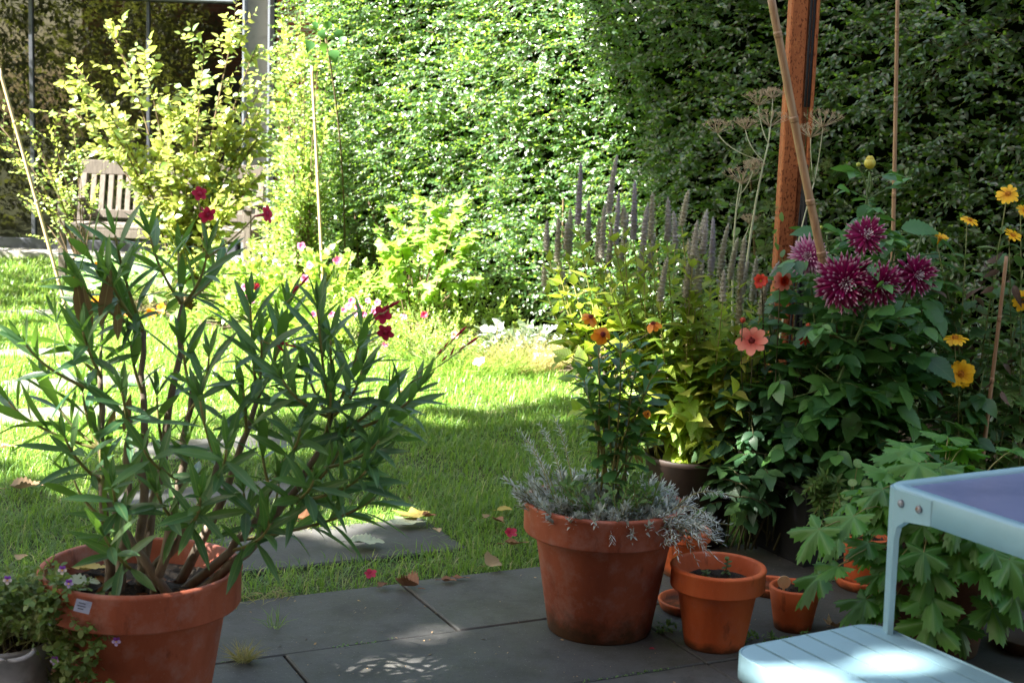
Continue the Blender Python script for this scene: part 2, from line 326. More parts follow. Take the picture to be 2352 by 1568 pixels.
M['dah'] = leaf_mat('dahlia_leaf', [lin(.022, .072, .028), lin(.048, .14, .042), lin(.09, .22, .052)], lin(.2, .48, .06), .22, .36, rib=lin(.08, .15, .06), ribw=.035, veins=.08, spec=.45)
M['dah2'] = leaf_mat('coral_dahlia_leaf', [lin(.022, .07, .038), lin(.042, .11, .05), lin(.08, .17, .055)], lin(.12, .28, .08), .2, .45, rib=lin(.06, .11, .06), ribw=.035, veins=.08)
M['dstem'] = surf('dahlia_stem', lin(.05, .1, .03), lin(.1, .16, .05), 12, .6)
M['dstem_dark'] = surf('dark_dahlia_stem', lin(.035, .03, .02), lin(.07, .07, .03), 12, .6)
M['helio'] = leaf_mat('heliopsis_leaf', [lin(.045, .125, .035), lin(.085, .19, .05), lin(.15, .23, .06)], lin(.2, .4, .06), .2, .5, rib=lin(.12, .18, .06), ribw=.05, veins=.3, brown=(lin(.07, .045, .035), .35))
M['helio_stem'] = surf('heliopsis_stem', lin(.1, .15, .045), lin(.19, .22, .08), 12, .6)
M['gera'] = leaf_mat('lobed_leaf', [lin(.024, .105, .015), lin(.045, .155, .022), lin(.072, .20, .028)], lin(.2, .5, .03), .28, .48, rib=lin(.10, .22, .05), ribw=.012, veins=.0)
M['fen'] = surf('fennel_stem', lin(.28, .33, .19), lin(.46, .47, .32), 10, .6)
M['fen_dry'] = surf('fennel_seed', lin(.30, .22, .14), lin(.48, .38, .25), 30, .8)
M['fen_leaf'] = surf('fennel_leaf', lin(.08, .15, .03), lin(.16, .22, .05), 20, .6)
M['viola'] = leaf_mat('viola_leaf', [lin(.06, .13, .035), lin(.11, .2, .05), lin(.2, .24, .09)], lin(.3, .42, .08), .3, .5)
M['nast'] = leaf_mat('nasturtium_leaf', [lin(.07, .19, .05), lin(.16, .28, .08)], lin(.35, .55, .08), .35, .4, rib=lin(.3, .4, .2), ribw=.03)
M['grass'] = leaf_mat('grass_blade', [lin(.050, .135, .018), lin(.095, .20, .026), lin(.16, .245, .045), lin(.36, .33, .15)], lin(.36, .58, .08), .36, .42, pos=[0, .45, .86, 1])
M['dry'] = leaf_mat('dry_grass', [lin(.2, .17, .06), lin(.32, .27, .12), lin(.13, .19, .04)], lin(.5, .45, .15), .35, .6)
M['terra'] = pot_mat('terracotta', C('#7f412f'), C('#944e37'), C('#a65c45'))
M['terra_new'] = pot_mat('orange_terracotta', C('#b0522b'), C('#c65f33'), C('#cf6c3e'), .02, .18)
M['terra_dark'] = pot_mat('dark_terracotta', C('#4a2c20'), C('#5e3526'), C('#6c4030'), .1, .2)
M['brown_pot'] = surf('brown_plastic', C('#2b2320'), C('#3a2f2a'), 12, .55, bump=.05)
M['black_pot'] = surf('black_plastic', C('#0e0e11'), C('#18181c'), 10, .42, rvar=.1)
M['soil'] = surf('potting_soil', lin(.010, .008, .006), lin(.04, .029, .02), 60, .95, bump=1.0, bscale=70, spots=(lin(.13, .085, .05), 55, .64))
M['steel'] = surf('grey_paint_steel', C('#5a5f68'), C('#6b7078'), 6, .5, .0)
M['sunlit_web_tone'] = surf('steel_web_painted_sun', C('#85807a'), C('#9a938b'), 9, .6)  # paler, warmer copy of the steel: sun on the web put into the colour
M['frame_dark'] = surf('dark_aluminium', C('#3a3d45'), C('#50535b'), 8, .4, .5)
M['concrete'] = surf('concrete', C('#8c8880'), C('#a39f97'), 10, .85, bump=.2)
M['brick'] = None
M['wood'] = surf('weathered_teak', C('#4e4842'), C('#6c645c'), 9, .85, c3=C('#5c554e'), bump=.4, bscale=30, stretch=(6, 6, .6))
M['rope'] = surf('black_rope', C('#131318'), C('#26262d'), 220, .8, bump=.9, bscale=300)
M['bolt'] = surf('dull_bolt', C('#6c7078'), C('#80848c'), 60, .5, .4, spots=(C('#6a4630'), 90, .6))
M['zinc'] = surf('galvanised', C('#8c8f97'), C('#a9acb4'), 18, .42, .35)
M['bamboo'] = None
M['centre_o'] = surf('flower_disc', C('#8a4a10'), C('#c8801c'), 160, .8, bump=.8, bscale=200)
M['centre_y'] = surf('yellow_disc', C('#d89a20'), C('#f2c540'), 160, .8, bump=.8, bscale=200)
M['centre_d'] = surf('dark_disc', C('#3a0c10'), C('#7a1a18'), 160, .8, bump=.8, bscale=200)
def petal_mat(name, base, tipc, t0=.6, t1=1.0, trans=.25, var=.75):
    b2 = tuple(x * var for x in base[:3]) + (1,); return leaf_mat(name, [b2, base], base, trans, .45, tip=(tipc, t0, t1), spec=.3)
M['purple'] = petal_mat('maroon_petal', lin(.31, .004, .11), lin(.82, .60, .75), .82, 1.04, var=.4)
M['magenta'] = petal_mat('magenta_petal', lin(.42, .05, .24), lin(.86, .68, .82), .6, 1.05, var=.7)
M['white_petal'] = petal_mat('white_petal', lin(.6, .45, .58), lin(.85, .8, .82), .3, .9)
M['coral'] = petal_mat('coral_petal', lin(.62, .10, .07), lin(.78, .28, .20), .25, .8)
M['scarlet'] = petal_mat('scarlet_petal', lin(.50, .018, .012), lin(.66, .07, .03), .3, 1)
M['yellow'] = petal_mat('yellow_petal', lin(.85, .42, .012), lin(.90, .56, .02), .2, .8, var=.9)
M['budyel'] = petal_mat('bud_petal', lin(.62, .55, .05), lin(.75, .68, .16), .2, .9)
M['orange'] = petal_mat('orange_petal', lin(.75, .21, .01), lin(.85, .34, .015), .3, .9)
M['ole_pink'] = petal_mat('crimson_petal', lin(.42, .012, .05), lin(.52, .03, .09), .3, .9, .35)
M['pink'] = petal_mat('pink_petal', lin(.62, .12, .32), lin(.72, .26, .48), .2, .9, .35)
M['peach'] = petal_mat('peach_petal', lin(.75, .40, .34), lin(.8, .5, .45), .2, .9, .3)
M['violet'] = petal_mat('violet_petal', lin(.16, .02, .35), lin(.28, .1, .6), .3, 1)
M['lilac'] = petal_mat('lilac_petal', lin(.45, .36, .75), lin(.6, .52, .85), .3, 1)
M['bud'] = surf('green_bud', C('#7d8f2c'), C('#a5b04a'), 20, .5)
M['redbud'] = surf('red_bud', C('#8a3020'), C('#b54a30'), 40, .6)
def dead(name, a, b, c): return leaf_mat(name, [a, b, c], b, .15, .65, rib=tuple(x * 1.2 for x in b[:3]) + (1,), ribw=.05, veins=.12)
M['dead_pale'] = dead('pale_dead_leaf', lin(.28, .33, .22), lin(.36, .40, .28), lin(.33, .36, .24))
M['dead_brown'] = dead('brown_dead_leaf', lin(.16, .07, .03), lin(.25, .11, .05), lin(.2, .1, .05))
M['dead_tan'] = dead('tan_dead_leaf', lin(.33, .22, .12), lin(.4, .27, .15), lin(.36, .25, .12))
M['dead_yellow'] = dead('yellow_dead_leaf', lin(.42, .32, .06), lin(.5, .38, .09), lin(.38, .3, .07))
# ------------------------------------------------------------------ special materials
def stone_mat(name, c1, c2, moss):
    m, nt, nd, ln = new_mat(name); tc = nd('ShaderNodeTexCoord'); v = tc.outputs['Object']
    g = nd('ShaderNodeNewGeometry')
    col = mixc(nd, ln, noise(nd, ln, v, 3.2, 6, .6), c1, c2)
    col = mixc(nd, ln, .6, col, mixc(nd, ln, g.outputs['Random Per Island'], (.7, .7, .72, 1), (1.2, 1.18, 1.12, 1)), 'MULTIPLY')
    def thr(sc, a, b, d=3, r=.5):
        k = nd('ShaderNodeMapRange'); k.inputs[1].default_value = a; k.inputs[2].default_value = b; ln(noise(nd, ln, v, sc, d, r), k.inputs[0]); return k.outputs[0]
    col = mixc(nd, ln, math_(nd, ln, 'MULTIPLY', thr(3.1, .47, .58, 7, .75), .6), col, moss)
    col = mixc(nd, ln, math_(nd, ln, 'MULTIPLY', thr(7, .52, .62, 6, .7), .45), col, lin(.028, .027, .024))
    col = mixc(nd, ln, math_(nd, ln, 'MULTIPLY', thr(230, .67, .73), .55), col, lin(.28, .27, .25))
    col = mixc(nd, ln, math_(nd, ln, 'MULTIPLY', thr(95, .69, .72), .8), col, lin(.012, .012, .012))
    col = mixc(nd, ln, math_(nd, ln, 'MULTIPLY', thr(30, .60, .68, 5, .7), .5), col, lin(.02, .02, .018))
    p = nd('ShaderNodeBsdfPrincipled'); ln(col, p.inputs['Base Color']); p.inputs['Specular IOR Level'].default_value = .4
    rr = nd('ShaderNodeMapRange'); rr.inputs[3].default_value = .5; rr.inputs[4].default_value = .85; ln(noise(nd, ln, v, 5, 4), rr.inputs[0]); ln(rr.outputs[0], p.inputs['Roughness'])
    bp = nd('ShaderNodeBump'); bp.inputs['Strength'].default_value = .35; bp.inputs['Distance'].default_value = .004; ln(noise(nd, ln, v, 60, 6, .7), bp.inputs['Height']); ln(bp.outputs[0], p.inputs['Normal'])
    o = nd('ShaderNodeOutputMaterial'); ln(p.outputs[0], o.inputs[0]); return m
M['slab'] = stone_mat('patio_slate', lin(.034, .034, .035), lin(.095, .094, .092), lin(.040, .039, .029))
M['step'] = stone_mat('step_stone', lin(.085, .085, .085), lin(.16, .155, .145), lin(.09, .085, .05))
def rust_mat():
    m, nt, nd, ln = new_mat('rusted_steel'); tc = nd('ShaderNodeTexCoord'); v = tc.outputs['Object']
    mp = nd('ShaderNodeMapping'); mp.inputs['Scale'].default_value = (1, 1, .45); ln(v, mp.inputs[0]); w = mp.outputs[0]
    rp = ramp(nd, [C('#7e4630'), C('#a0623f'), C('#b0744e')], [.25, .55, .8]); ln(noise(nd, ln, w, 3.5, 4, .6), rp.inputs[0]); col = rp.outputs[0]
    sp = nd('ShaderNodeSeparateXYZ'); ln(v, sp.inputs[0])
    zz = nd('ShaderNodeMapRange'); zz.inputs[1].default_value = 2.3; zz.inputs[2].default_value = .5; ln(sp.outputs[2], zz.inputs[0])
    a = math_(nd, ln, 'ADD', noise(nd, ln, w, 130, 3, .65), math_(nd, ln, 'MULTIPLY', zz.outputs[0], .07))
    k = nd('ShaderNodeMapRange'); k.inputs[1].default_value = .57; k.inputs[2].default_value = .64; ln(a, k.inputs[0]); col = mixc(nd, ln, math_(nd, ln, 'MULTIPLY', k.outputs[0], .8), col, C('#4e2415'))
    k2 = nd('ShaderNodeMapRange'); k2.inputs[1].default_value = .6; k2.inputs[2].default_value = .75; ln(noise(nd, ln, w, 120, 2), k2.inputs[0]); col = mixc(nd, ln, math_(nd, ln, 'MULTIPLY', k2.outputs[0], .4), col, C('#d08a58'))
    p = nd('ShaderNodeBsdfPrincipled'); ln(col, p.inputs['Base Color']); p.inputs['Roughness'].default_value = .85; p.inputs['Specular IOR Level'].default_value = .2
    bp = nd('ShaderNodeBump'); bp.inputs['Strength'].default_value = .4; bp.inputs['Distance'].default_value = .003; ln(a, bp.inputs['Height']); ln(bp.outputs[0], p.inputs['Normal'])
    o = nd('ShaderNodeOutputMaterial'); ln(p.outputs[0], o.inputs[0]); return m
M['rust'] = rust_mat()
def paint_mat(name, c, chips):
    m, nt, nd, ln = new_mat(name); tc = nd('ShaderNodeTexCoord'); v = tc.outputs['Object']
    col = mixc(nd, ln, noise(nd, ln, v, 7, 5, .6), tuple(x * .86 for x in c[:3]) + (1,), c)
    k = nd('ShaderNodeMapRange'); k.inputs[1].default_value = chips; k.inputs[2].default_value = chips + .03; ln(noise(nd, ln, v, 34, 3, .6), k.inputs[0]); col = mixc(nd, ln, k.outputs[0], col, C('#7a3a1c'))
    k = nd('ShaderNodeMapRange'); k.inputs[1].default_value = .58; k.inputs[2].default_value = .8; ln(noise(nd, ln, v, 45, 5, .7), k.inputs[0]); col = mixc(nd, ln, math_(nd, ln, 'MULTIPLY', k.outputs[0], .25), col, C('#6f7a72'))
    p = nd('ShaderNodeBsdfPrincipled'); ln(col, p.inputs['Base Color'])
    rr = nd('ShaderNodeMapRange'); rr.inputs[3].default_value = .32; rr.inputs[4].default_value = .55; ln(noise(nd, ln, v, 12, 4), rr.inputs[0]); ln(rr.outputs[0], p.inputs['Roughness'])
    o = nd('ShaderNodeOutputMaterial'); ln(p.outputs[0], o.inputs[0]); return m
M['blue'] = paint_mat('pale_blue_paint', C('#86aab9'), .80)
M['tabletop'] = surf('sky_painted_glass', C('#636b90'), C('#70789c'), 5, .22, 0, rvar=.06, spec=.6)  # blue-violet sky reflection is put into the base colour
def bamboo_mat(name, a, b):
    m, nt, nd, ln = new_mat(name); tc = nd('ShaderNodeTexCoord'); mp = nd('ShaderNodeMapping'); mp.inputs['Scale'].default_value = (40, 40, 1.5); ln(tc.outputs['Object'], mp.inputs[0])
    rp = ramp(nd, [a, b, tuple(x * .55 for x in a[:3]) + (1,)], [.3, .62, .8]); ln(noise(nd, ln, mp.outputs[0], 1.2, 5, .6), rp.inputs[0])
    col = mixc(nd, ln, .5, rp.outputs[0], mixc(nd, ln, noise(nd, ln, tc.outputs['Object'], 9, 4), (.55, .5, .45, 1), (1.3, 1.3, 1.3, 1)), 'MULTIPLY')
    p = nd('ShaderNodeBsdfPrincipled'); ln(col, p.inputs['Base Color']); p.inputs['Roughness'].default_value = .5
    o = nd('ShaderNodeOutputMaterial'); ln(p.outputs[0], o.inputs[0]); return m
M['bamboo'] = bamboo_mat('bamboo', C('#86674c'), C('#a5866a')); M['bamboo_pale'] = bamboo_mat('pale_bamboo', C('#9c8664'), C('#b4a07e'))
def brick_mat():
    m, nt, nd, ln = new_mat('red_brick'); tc = nd('ShaderNodeTexCoord'); sp = nd('ShaderNodeSeparateXYZ'); ln(tc.outputs['Object'], sp.inputs[0])
    cb = nd('ShaderNodeCombineXYZ'); ln(math_(nd, ln, 'ADD', sp.outputs[0], sp.outputs[1]), cb.inputs[0]); ln(sp.outputs[2], cb.inputs[1])
    b = nd('ShaderNodeTexBrick'); ln(cb.outputs[0], b.inputs['Vector']); b.inputs['Scale'].default_value = 1; b.inputs['Brick Width'].default_value = .215; b.inputs['Row Height'].default_value = .075; b.inputs['Mortar Size'].default_value = .006
    b.inputs['Color1'].default_value = C('#9c5238'); b.inputs['Color2'].default_value = C('#7a3d2b'); b.inputs['Mortar'].default_value = C('#9a9085')
    p = nd('ShaderNodeBsdfPrincipled'); ln(b.outputs[0], p.inputs['Base Color']); p.inputs['Roughness'].default_value = .9
    o = nd('ShaderNodeOutputMaterial'); ln(p.outputs[0], o.inputs[0]); return m
M['brick'] = brick_mat()
def glass_mat():
    m, nt, nd, ln = new_mat('tinted_glass'); gl = nd('ShaderNodeBsdfGlossy'); gl.inputs['Roughness'].default_value = .0; gl.inputs[0].default_value = (.95, .9, .8, 1)
    tr = nd('ShaderNodeBsdfTransparent'); tr.inputs[0].default_value = (.4, .41, .4, 1)
    fr = nd('ShaderNodeFresnel'); fr.inputs[0].default_value = 1.5
    f = math_(nd, ln, 'ADD', fr.outputs[0], .05, True)
    mx = nd('ShaderNodeMixShader'); ln(f, mx.inputs[0]); ln(tr.outputs[0], mx.inputs[1]); ln(gl.outputs[0], mx.inputs[2])
    o = nd('ShaderNodeOutputMaterial'); ln(mx.outputs[0], o.inputs[0]); return m
M['glass'] = glass_mat()
M['lawn_soil'] = surf('lawn_soil', lin(.03, .04, .012), lin(.09, .085, .035), 5, .95, c3=lin(.05, .07, .02), bump=.6, bscale=50)
M['bed_soil'] = surf('bed_soil', lin(.018, .013, .009), lin(.07, .05, .033), 12, .97, bump=1, bscale=40, spots=(lin(.22, .16, .09), 26, .6))
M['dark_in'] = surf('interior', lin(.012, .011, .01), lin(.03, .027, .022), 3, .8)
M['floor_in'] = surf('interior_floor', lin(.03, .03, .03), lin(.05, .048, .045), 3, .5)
M['tag'] = surf('white_label', C('#8088a0'), C('#959db2'), 40, .5)
M['ink'] = surf('label_ink', C('#3a4250'), C('#4a5262'), 40, .6)
M['lolly'] = surf('light_wood', C('#c99a6c'), C('#dcb68c'), 60, .6, stretch=(1, 1, .15))
M['pinkstone'] = surf('pale_pink_brick', C('#c98c74'), C('#dca891'), 18, .9, bump=.5)

# ------------------------------------------------------------------ world, sun, camera
ELEV = R(46); SUNAZ = math.atan2(-.92, -.38)         # direction towards the sun: left and a little behind the viewer
w = bpy.data.worlds.new('World'); scene.world = w; w.use_nodes = True
wn = w.node_tree; bg = wn.nodes['Background']; sky = wn.nodes.new('ShaderNodeTexSky'); sky.sky_type = 'NISHITA'; sky.sun_disc = False
sky.sun_elevation = ELEV; sky.sun_rotation = SUNAZ % (2 * math.pi); sky.altitude = 20; sky.dust_density = 1.2
wb = wn.nodes.new('ShaderNodeMix'); wb.data_type = 'RGBA'; wb.blend_type = 'MULTIPLY'; wb.inputs[0].default_value = 1; wb.inputs[7].default_value = (1.0, .87, .68, 1)
wn.links.new(sky.outputs[0], wb.inputs[6]); wn.links.new(wb.outputs[2], bg.inputs[0]); bg.inputs[1].default_value = .059
sl = bpy.data.lights.new('sun', 'SUN'); sl.energy = 5.0; sl.angle = R(.53); sl.color = (1, .95, .86)
so = bpy.data.objects.new('sun', sl); COL.objects.link(so)
LD = Vector((.92 * math.cos(ELEV), .38 * math.cos(ELEV), -math.sin(ELEV))); so.rotation_euler = LD.to_track_quat('-Z', 'Y').to_euler(); so.location = (-8, -4, 9)
cam = bpy.data.cameras.new('camera'); cam.lens = 50; cam.sensor_width = 36; cam.clip_end = 400; cam.clip_start = .05
co = bpy.data.objects.new('camera', cam); COL.objects.link(co); scene.camera = co
from mathutils import Matrix
co.matrix_world = Matrix(((_r[0], _u[0], -_f[0], CAM[0]), (_r[1], _u[1], -_f[1], CAM[1]), (_r[2], _u[2], -_f[2], CAM[2]), (0, 0, 0, 1)))
cam.dof.use_dof = True; cam.dof.focus_distance = 4.5; cam.dof.aperture_fstop = 7.1
vs = scene.view_settings; vs.view_transform = 'Standard'; vs.look = 'None'; vs.exposure = 0; vs.gamma = 1
scene.render.engine = 'CYCLES'; cy = scene.cycles; cy.max_bounces = 7; cy.diffuse_bounces = 3; cy.glossy_bounces = 3; cy.transmission_bounces = 4; cy.transparent_max_bounces = 6
cy.sample_clamp_indirect = 8; cy.film_exposure = 11.4; cy.caustics_reflective = False; cy.caustics_refractive = False

# ------------------------------------------------------------------ ground, patio, path
def sheet(name, poly, z, mat, kind='structure', n=1):
    mb = MB(); p = np.array([(x, y, z) for x, y in poly]); mb.add(p, [np.array([list(range(len(p)))])])
    return tag(mb.build(name, mat, smooth=False), kind=kind)
mb = MB(); gx = np.concatenate([[-60, -20], np.linspace(-8, 6, 57), [20, 60]]); gy = np.concatenate([[-60, -20], np.linspace(-2, 16, 73), [25, 80]])
X, Y = np.meshgrid(gx, gy); n1, n2 = len(gx), len(gy)
i = (np.arange(n2 - 1)[:, None] * n1 + np.arange(n1 - 1)[None]).ravel()
mb.add(np.stack([X.ravel(), Y.ravel(), np.zeros(n1 * n2) - .03], 1), [np.stack([i, i + 1, i + n1 + 1, i + n1], 1)]); tag(mb.build('lawn_ground', M['lawn_soil']), kind='structure')
EDGE_B = -3.90
def ab(a, b): return A_ * a + B_ * b
mb = MB(); g = .0026
for r_ in range(9):
    b0 = EDGE_B + .45 * r_; off = 1.05 if r_ != 0 else 1.55
    for k in range(-5, 5):
        a0 = off + 1.02 * k
        dz = ru(-.0025, .0025); c = ab(a0 + .51, b0 + .225); c[2] = -.03 + dz
        box(mb, c, 1.02 - g * 2, .45 - g * 2, .06, A_, B_, UP, .004)
tag(mb.build('patio', M['slab']), kind='structure')
sheet('patio_bed', [tuple(ab(a, b)[:2]) for a, b in ((-4.2, EDGE_B), (-4.2, .2), (6.3, .2), (6.3, EDGE_B))], -.012, M['bed_soil'])
HED = [np.array([-1.95, 11.75]), np.array([-.12, 9.3]), np.array([2.25, 6.25]), np.array([3.6, 4.4])]
sheet('flower_bed', [(-2.9, 11.7), (-2.9, 10.0), (-1.9, 9.35), (-1.2, 9.0), (-.55, 8.8), (.15, 8.35), (.9, 6.9), (1.0, 5.6), (1.15, 4.95), (3.8, 6.2), (4.4, 6.6), (1.6, 10.5), (-1, 12.8)], -.018, M['bed_soil'])
def in_bed(x, y):
    poly = np.array([(-2.9, 11.7), (-2.9, 10.0), (-1.9, 9.35), (-1.2, 9.0), (-.55, 8.8), (.15, 8.35), (.9, 6.9), (1.0, 5.6), (1.15, 4.95), (3.8, 6.2), (4.4, 6.6), (1.6, 10.5), (-1, 12.8)])
    c = np.zeros(len(x), bool); j = len(poly) - 1
    for k in range(len(poly)):
        xi, yi = poly[k]; xj, yj = poly[j]
        c ^= ((yi > y) != (yj > y)) & (x < (xj - xi) * (y - yi) / (yj - yi) + xi); j = k
    return c
# stepping stones
STONES = [((775, 1238), 'dark slate stepping stone nearest the patio, with pale fallen leaves on it'),
          ((470, 1132), 'stepping stone behind the oleander pot, second from the patio'),
          ((500, 1018), 'stepping stone with sun flecks seen through the middle of the oleander'),
          ((110, 945), 'stepping stone in shade left of the oleander stems'),
          ((190, 873), 'sunlit stepping stone crossing the lawn left of the oleander'),
          ((70, 806), 'farther sunlit stepping stone at the left border of the lawn'),
          ((10, 716), 'small shaded stepping stone farthest along the path')]
SC = []
for k, ((u, v), lab) in enumerate(STONES):
    c = gnd(u, v); sx, sy = (.76, .33) if k else (.78, .40)
    mb = MB(); box(mb, (c[0], c[1], -.036), sx, sy, .05, A_, B_, UP, .006)
    tag(mb.build('stepping_stone', M['step'] if k else M['slab'], loc=(c[0], c[1], 0)), lab, 'stepping stone', 'stepping stones across the lawn'); SC.append((c, sx, sy))
# ------------------------------------------------------------------ grass (nobody could count it)
N = 900000
yy = ru(0, 1, N) ** .75 * 10.3 + 3.6; xx = ru(-1, 1, N) * (yy * .40 + .5)
b_ = xx * B_[0] + yy * B_[1]; a_ = xx * A_[0] + yy * A_[1]
ok = (b_ < EDGE_B - .01 + rng.normal(size=N) * .012) & ~in_bed(xx, yy) & (xx < 1.7) & (yy < 13.95)
for c, sx, sy in SC:
    da = np.abs((xx - c[0]) * A_[0] + (yy - c[1]) * A_[1]); db = np.abs((xx - c[0]) * B_[0] + (yy - c[1]) * B_[1])
    ok &= ~((da < sx / 2 + rng.normal(size=N) * .02 - .02) & (db < sy / 2 + rng.normal(size=N) * .02 - .02))
cl = np.sin(xx * 5.1 + np.sin(yy * 3.3) * 1.5) * np.sin(yy * 4.7 + np.sin(xx * 2.9)) ; ok &= ru(0, 1, N) < np.clip(.75 + .35 * cl, .3, 1) * np.clip(6.2 / yy, .42, 1)
gxx, gyy, gb, gcl = xx[ok], yy[ok], b_[ok], cl[ok]; n = len(gxx)
h = np.clip(rng.gamma(5.5, .0085, n), .012, .13) * (1 + .3 * gcl) * (.68 + .033 * gyy); az = ru(0, 2 * math.pi, n); lean = ru(.1, 1.5, n)
h *= np.clip((EDGE_B - gb) / .08, .45, 1)
d = np.stack([np.cos(az) * lean, np.sin(az) * lean, np.ones(n)], 1); d = nrm(d); s = np.stack([-np.sin(az), np.cos(az), np.zeros(n)], 1)
bw = ru(.0013, .0024, n) * np.clip(gyy / 4.6, 1, 2.3); P0 = np.stack([gxx, gyy, np.full(n, -.022)], 1)
hh = h[:, None]; mid = P0 + d * hh * .55; tip = P0 + d * hh - UP * (hh * lean[:, None] * .25) + np.stack([np.cos(az), np.sin(az), 0 * az], 1) * hh * .3 * lean[:, None]
V = np.stack([P0 - s * bw[:, None], P0 + s * bw[:, None], mid + s * bw[:, None] * .8, mid - s * bw[:, None] * .8, tip], 1).reshape(-1, 3); o5 = (np.arange(n) * 5)[:, None]
mb = MB(); mb.add(V, [np.array([[0, 1, 2, 3]]) + o5, np.array([[3, 2, 4]]) + o5]); tag(mb.build('grass', M['grass']), 'short green lawn grass', None, kind='stuff')
GRASS_N = n
# straw and litter where lawn meets patio
mb = MB(); n = 1500; a = ru(-2.5, 1.2, n); b = EDGE_B + rng.normal(size=n) * .03 - .01; P = A_ * a[:, None] + B_ * b[:, None] + UP * ru(.002, .015, n)[:, None]
D = rv(n); D[:, 2] *= .2; scatter(mb, T_needle, P, D, UP + rv(n) * .4, ru(.02, .06, n), .7, .3); tag(mb.build('dry_litter', M['dry']), 'dry straw and clippings along the patio edge', None, kind='stuff')

# ------------------------------------------------------------------ glass-fronted building at the back left
GY = 14.0
bld = thing('glass_building', 'grey steel framed building with tall dark glass front behind the bench', 'building', (-4, GY, 0))
mb = MB(); xc = at(596, 300, GY)[0]; ztop = at(420, 4, GY)[2]
# H-section column: two flanges and a web
mb = MB(); fw = .25; box(mb, (xc - .115, GY - .12, 1.7), .02, .25, 3.4, bev=.002); box(mb, (xc + .125, GY - .12, 1.7), .02, .25, 3.4, bev=.002); mb.build('column_flange', M['steel'], bld)
mb = MB(); box(mb, (xc + .005, GY - .09, 1.7), .22, .02, 3.4, bev=.001); mb.build('column_web', M['sunlit_web_tone'], bld)
mb = MB(); box(mb, ((xc - 9.4) / 2 - .12, GY - .05, ztop + .15), 9.2 + xc, .2, .30, bev=.006); mb.build('roof_beam', M['steel'], bld)
mb = MB(); box(mb, ((xc - 9.4) / 2 - .12, GY + .02, .075), 9.2 + xc, .12, .15, bev=.005); mb.build('base_rail', M['frame_dark'], bld)
mb = MB(); box(mb, (-4.3, GY - .22, .0), 8.6, .38, .1, bev=.008); mb.build('sill', M['concrete'], bld)
x_m = [at(74, 300, GY)[0], at(340, 100, GY)[0]]; edges = [-9.2] + [x_m[0] - 2.3] + x_m + [xc - .15]
for k in range(4):
    if k: 
        mb = MB(); box(mb, (edges[k], GY + .01, (ztop + .15) / 2), .035 if k < 3 else .028, .05, ztop - .15, bev=.003); mb.build('mullion', M['frame_dark'], bld)
    mb = MB(); x0, x1 = edges[k] + .018, edges[k + 1] - .018
    mb.add([(x0, GY + .02, .15), (x1, GY + .02, .15), (x1, GY + .02, ztop), (x0, GY + .02, ztop)], [np.array([[0, 1, 2, 3]])]); mb.build('glass_pane', M['glass'], bld)
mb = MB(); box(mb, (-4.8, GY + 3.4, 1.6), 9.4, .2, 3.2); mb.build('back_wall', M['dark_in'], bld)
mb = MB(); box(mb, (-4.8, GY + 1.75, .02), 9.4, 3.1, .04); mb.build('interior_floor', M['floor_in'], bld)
mb = MB(); box(mb, (-4.8, GY + 1.7, ztop + .40), 9.6, 3.9, .18); mb.build('roof', M['frame_dark'], bld)
mb = MB(); box(mb, (xc + 1.9, GY + .15, 1.6), 3.5, .24, 3.2); tag(mb.build('brick_wall', M['brick'], loc=(xc + 1.9, GY, 0)), 'red brick wall just right of the grey steel column', 'wall')

# ------------------------------------------------------------------ bench
BY = 12.3
def bench():
    e0 = at(160, 335, BY); x0 = e0[0]; W = 1.62; rake = .10; ztop = .92
    b = thing('garden_bench', 'weathered wooden bench with slatted back in front of the glass', 'bench', (x0 + W / 2, BY, 0))
    yb = BY + .22; yf = BY - .32
    for s in (0, 1):
        x = x0 + .03 + s * (W - .06)
        mb = MB(); bar(mb, (x, yb, 0), (x, yb - .02, .45), .06, .06); bar(mb, (x, yb - .02, .45), (x, yb + rake, ztop - .06), .06, .06); mb.build('back_leg', M['wood'], b)
        mb = MB(); bar(mb, (x, yf, 0), (x, yf, .62), .06, .06); mb.build('front_leg', M['wood'], b)
        mb = MB(); bar(mb, (x, yf - .05, .645), (x, yb + .03, .645), .085, .03); mb.build('arm', M['wood'], b)
        mb = MB(); bar(mb, (x, yf, .40), (x, yb, .40), .035, .06); bar(mb, (x, yf, .12), (x, yb, .12), .035, .05); mb.build('side_rail', M['wood'], b)
    mb = MB(); bar(mb, (x0, yb + rake, ztop), (x0 + W, yb + rake, ztop), .035, .12, (0, 1, 0)); mb.build('top_rail', M['wood'], b)
    mb = MB(); bar(mb, (x0 + .06, yb + .01, .52), (x0 + W - .06, yb + .01, .52), .035, .07, (0, 1, 0)); mb.build('lower_rail', M['wood'], b)
    mb = MB()
    for k in range(19):
        x = x0 + .12 + k * (W - .24) / 18; bar(mb, (x, yb + .012, .55), (x, yb + rake - .005, ztop - .06), .045, .018)
    mb.build('back_slats', M['wood'], b)
    mb = MB()
    for k in range(6): bar(mb, (x0 + .01, yf + .02 + k * .088, .44), (x0 + W - .01, yf + .02 + k * .088, .44), .07, .022, (0, 1, 0))
    mb.build('seat', M['wood'], b)
    mb = MB(); bar(mb, (x0 + .06, yf, .39), (x0 + W - .06, yf, .39), .03, .07, (0, 1, 0)); mb.build('front_rail', M['wood'], b)
bench()

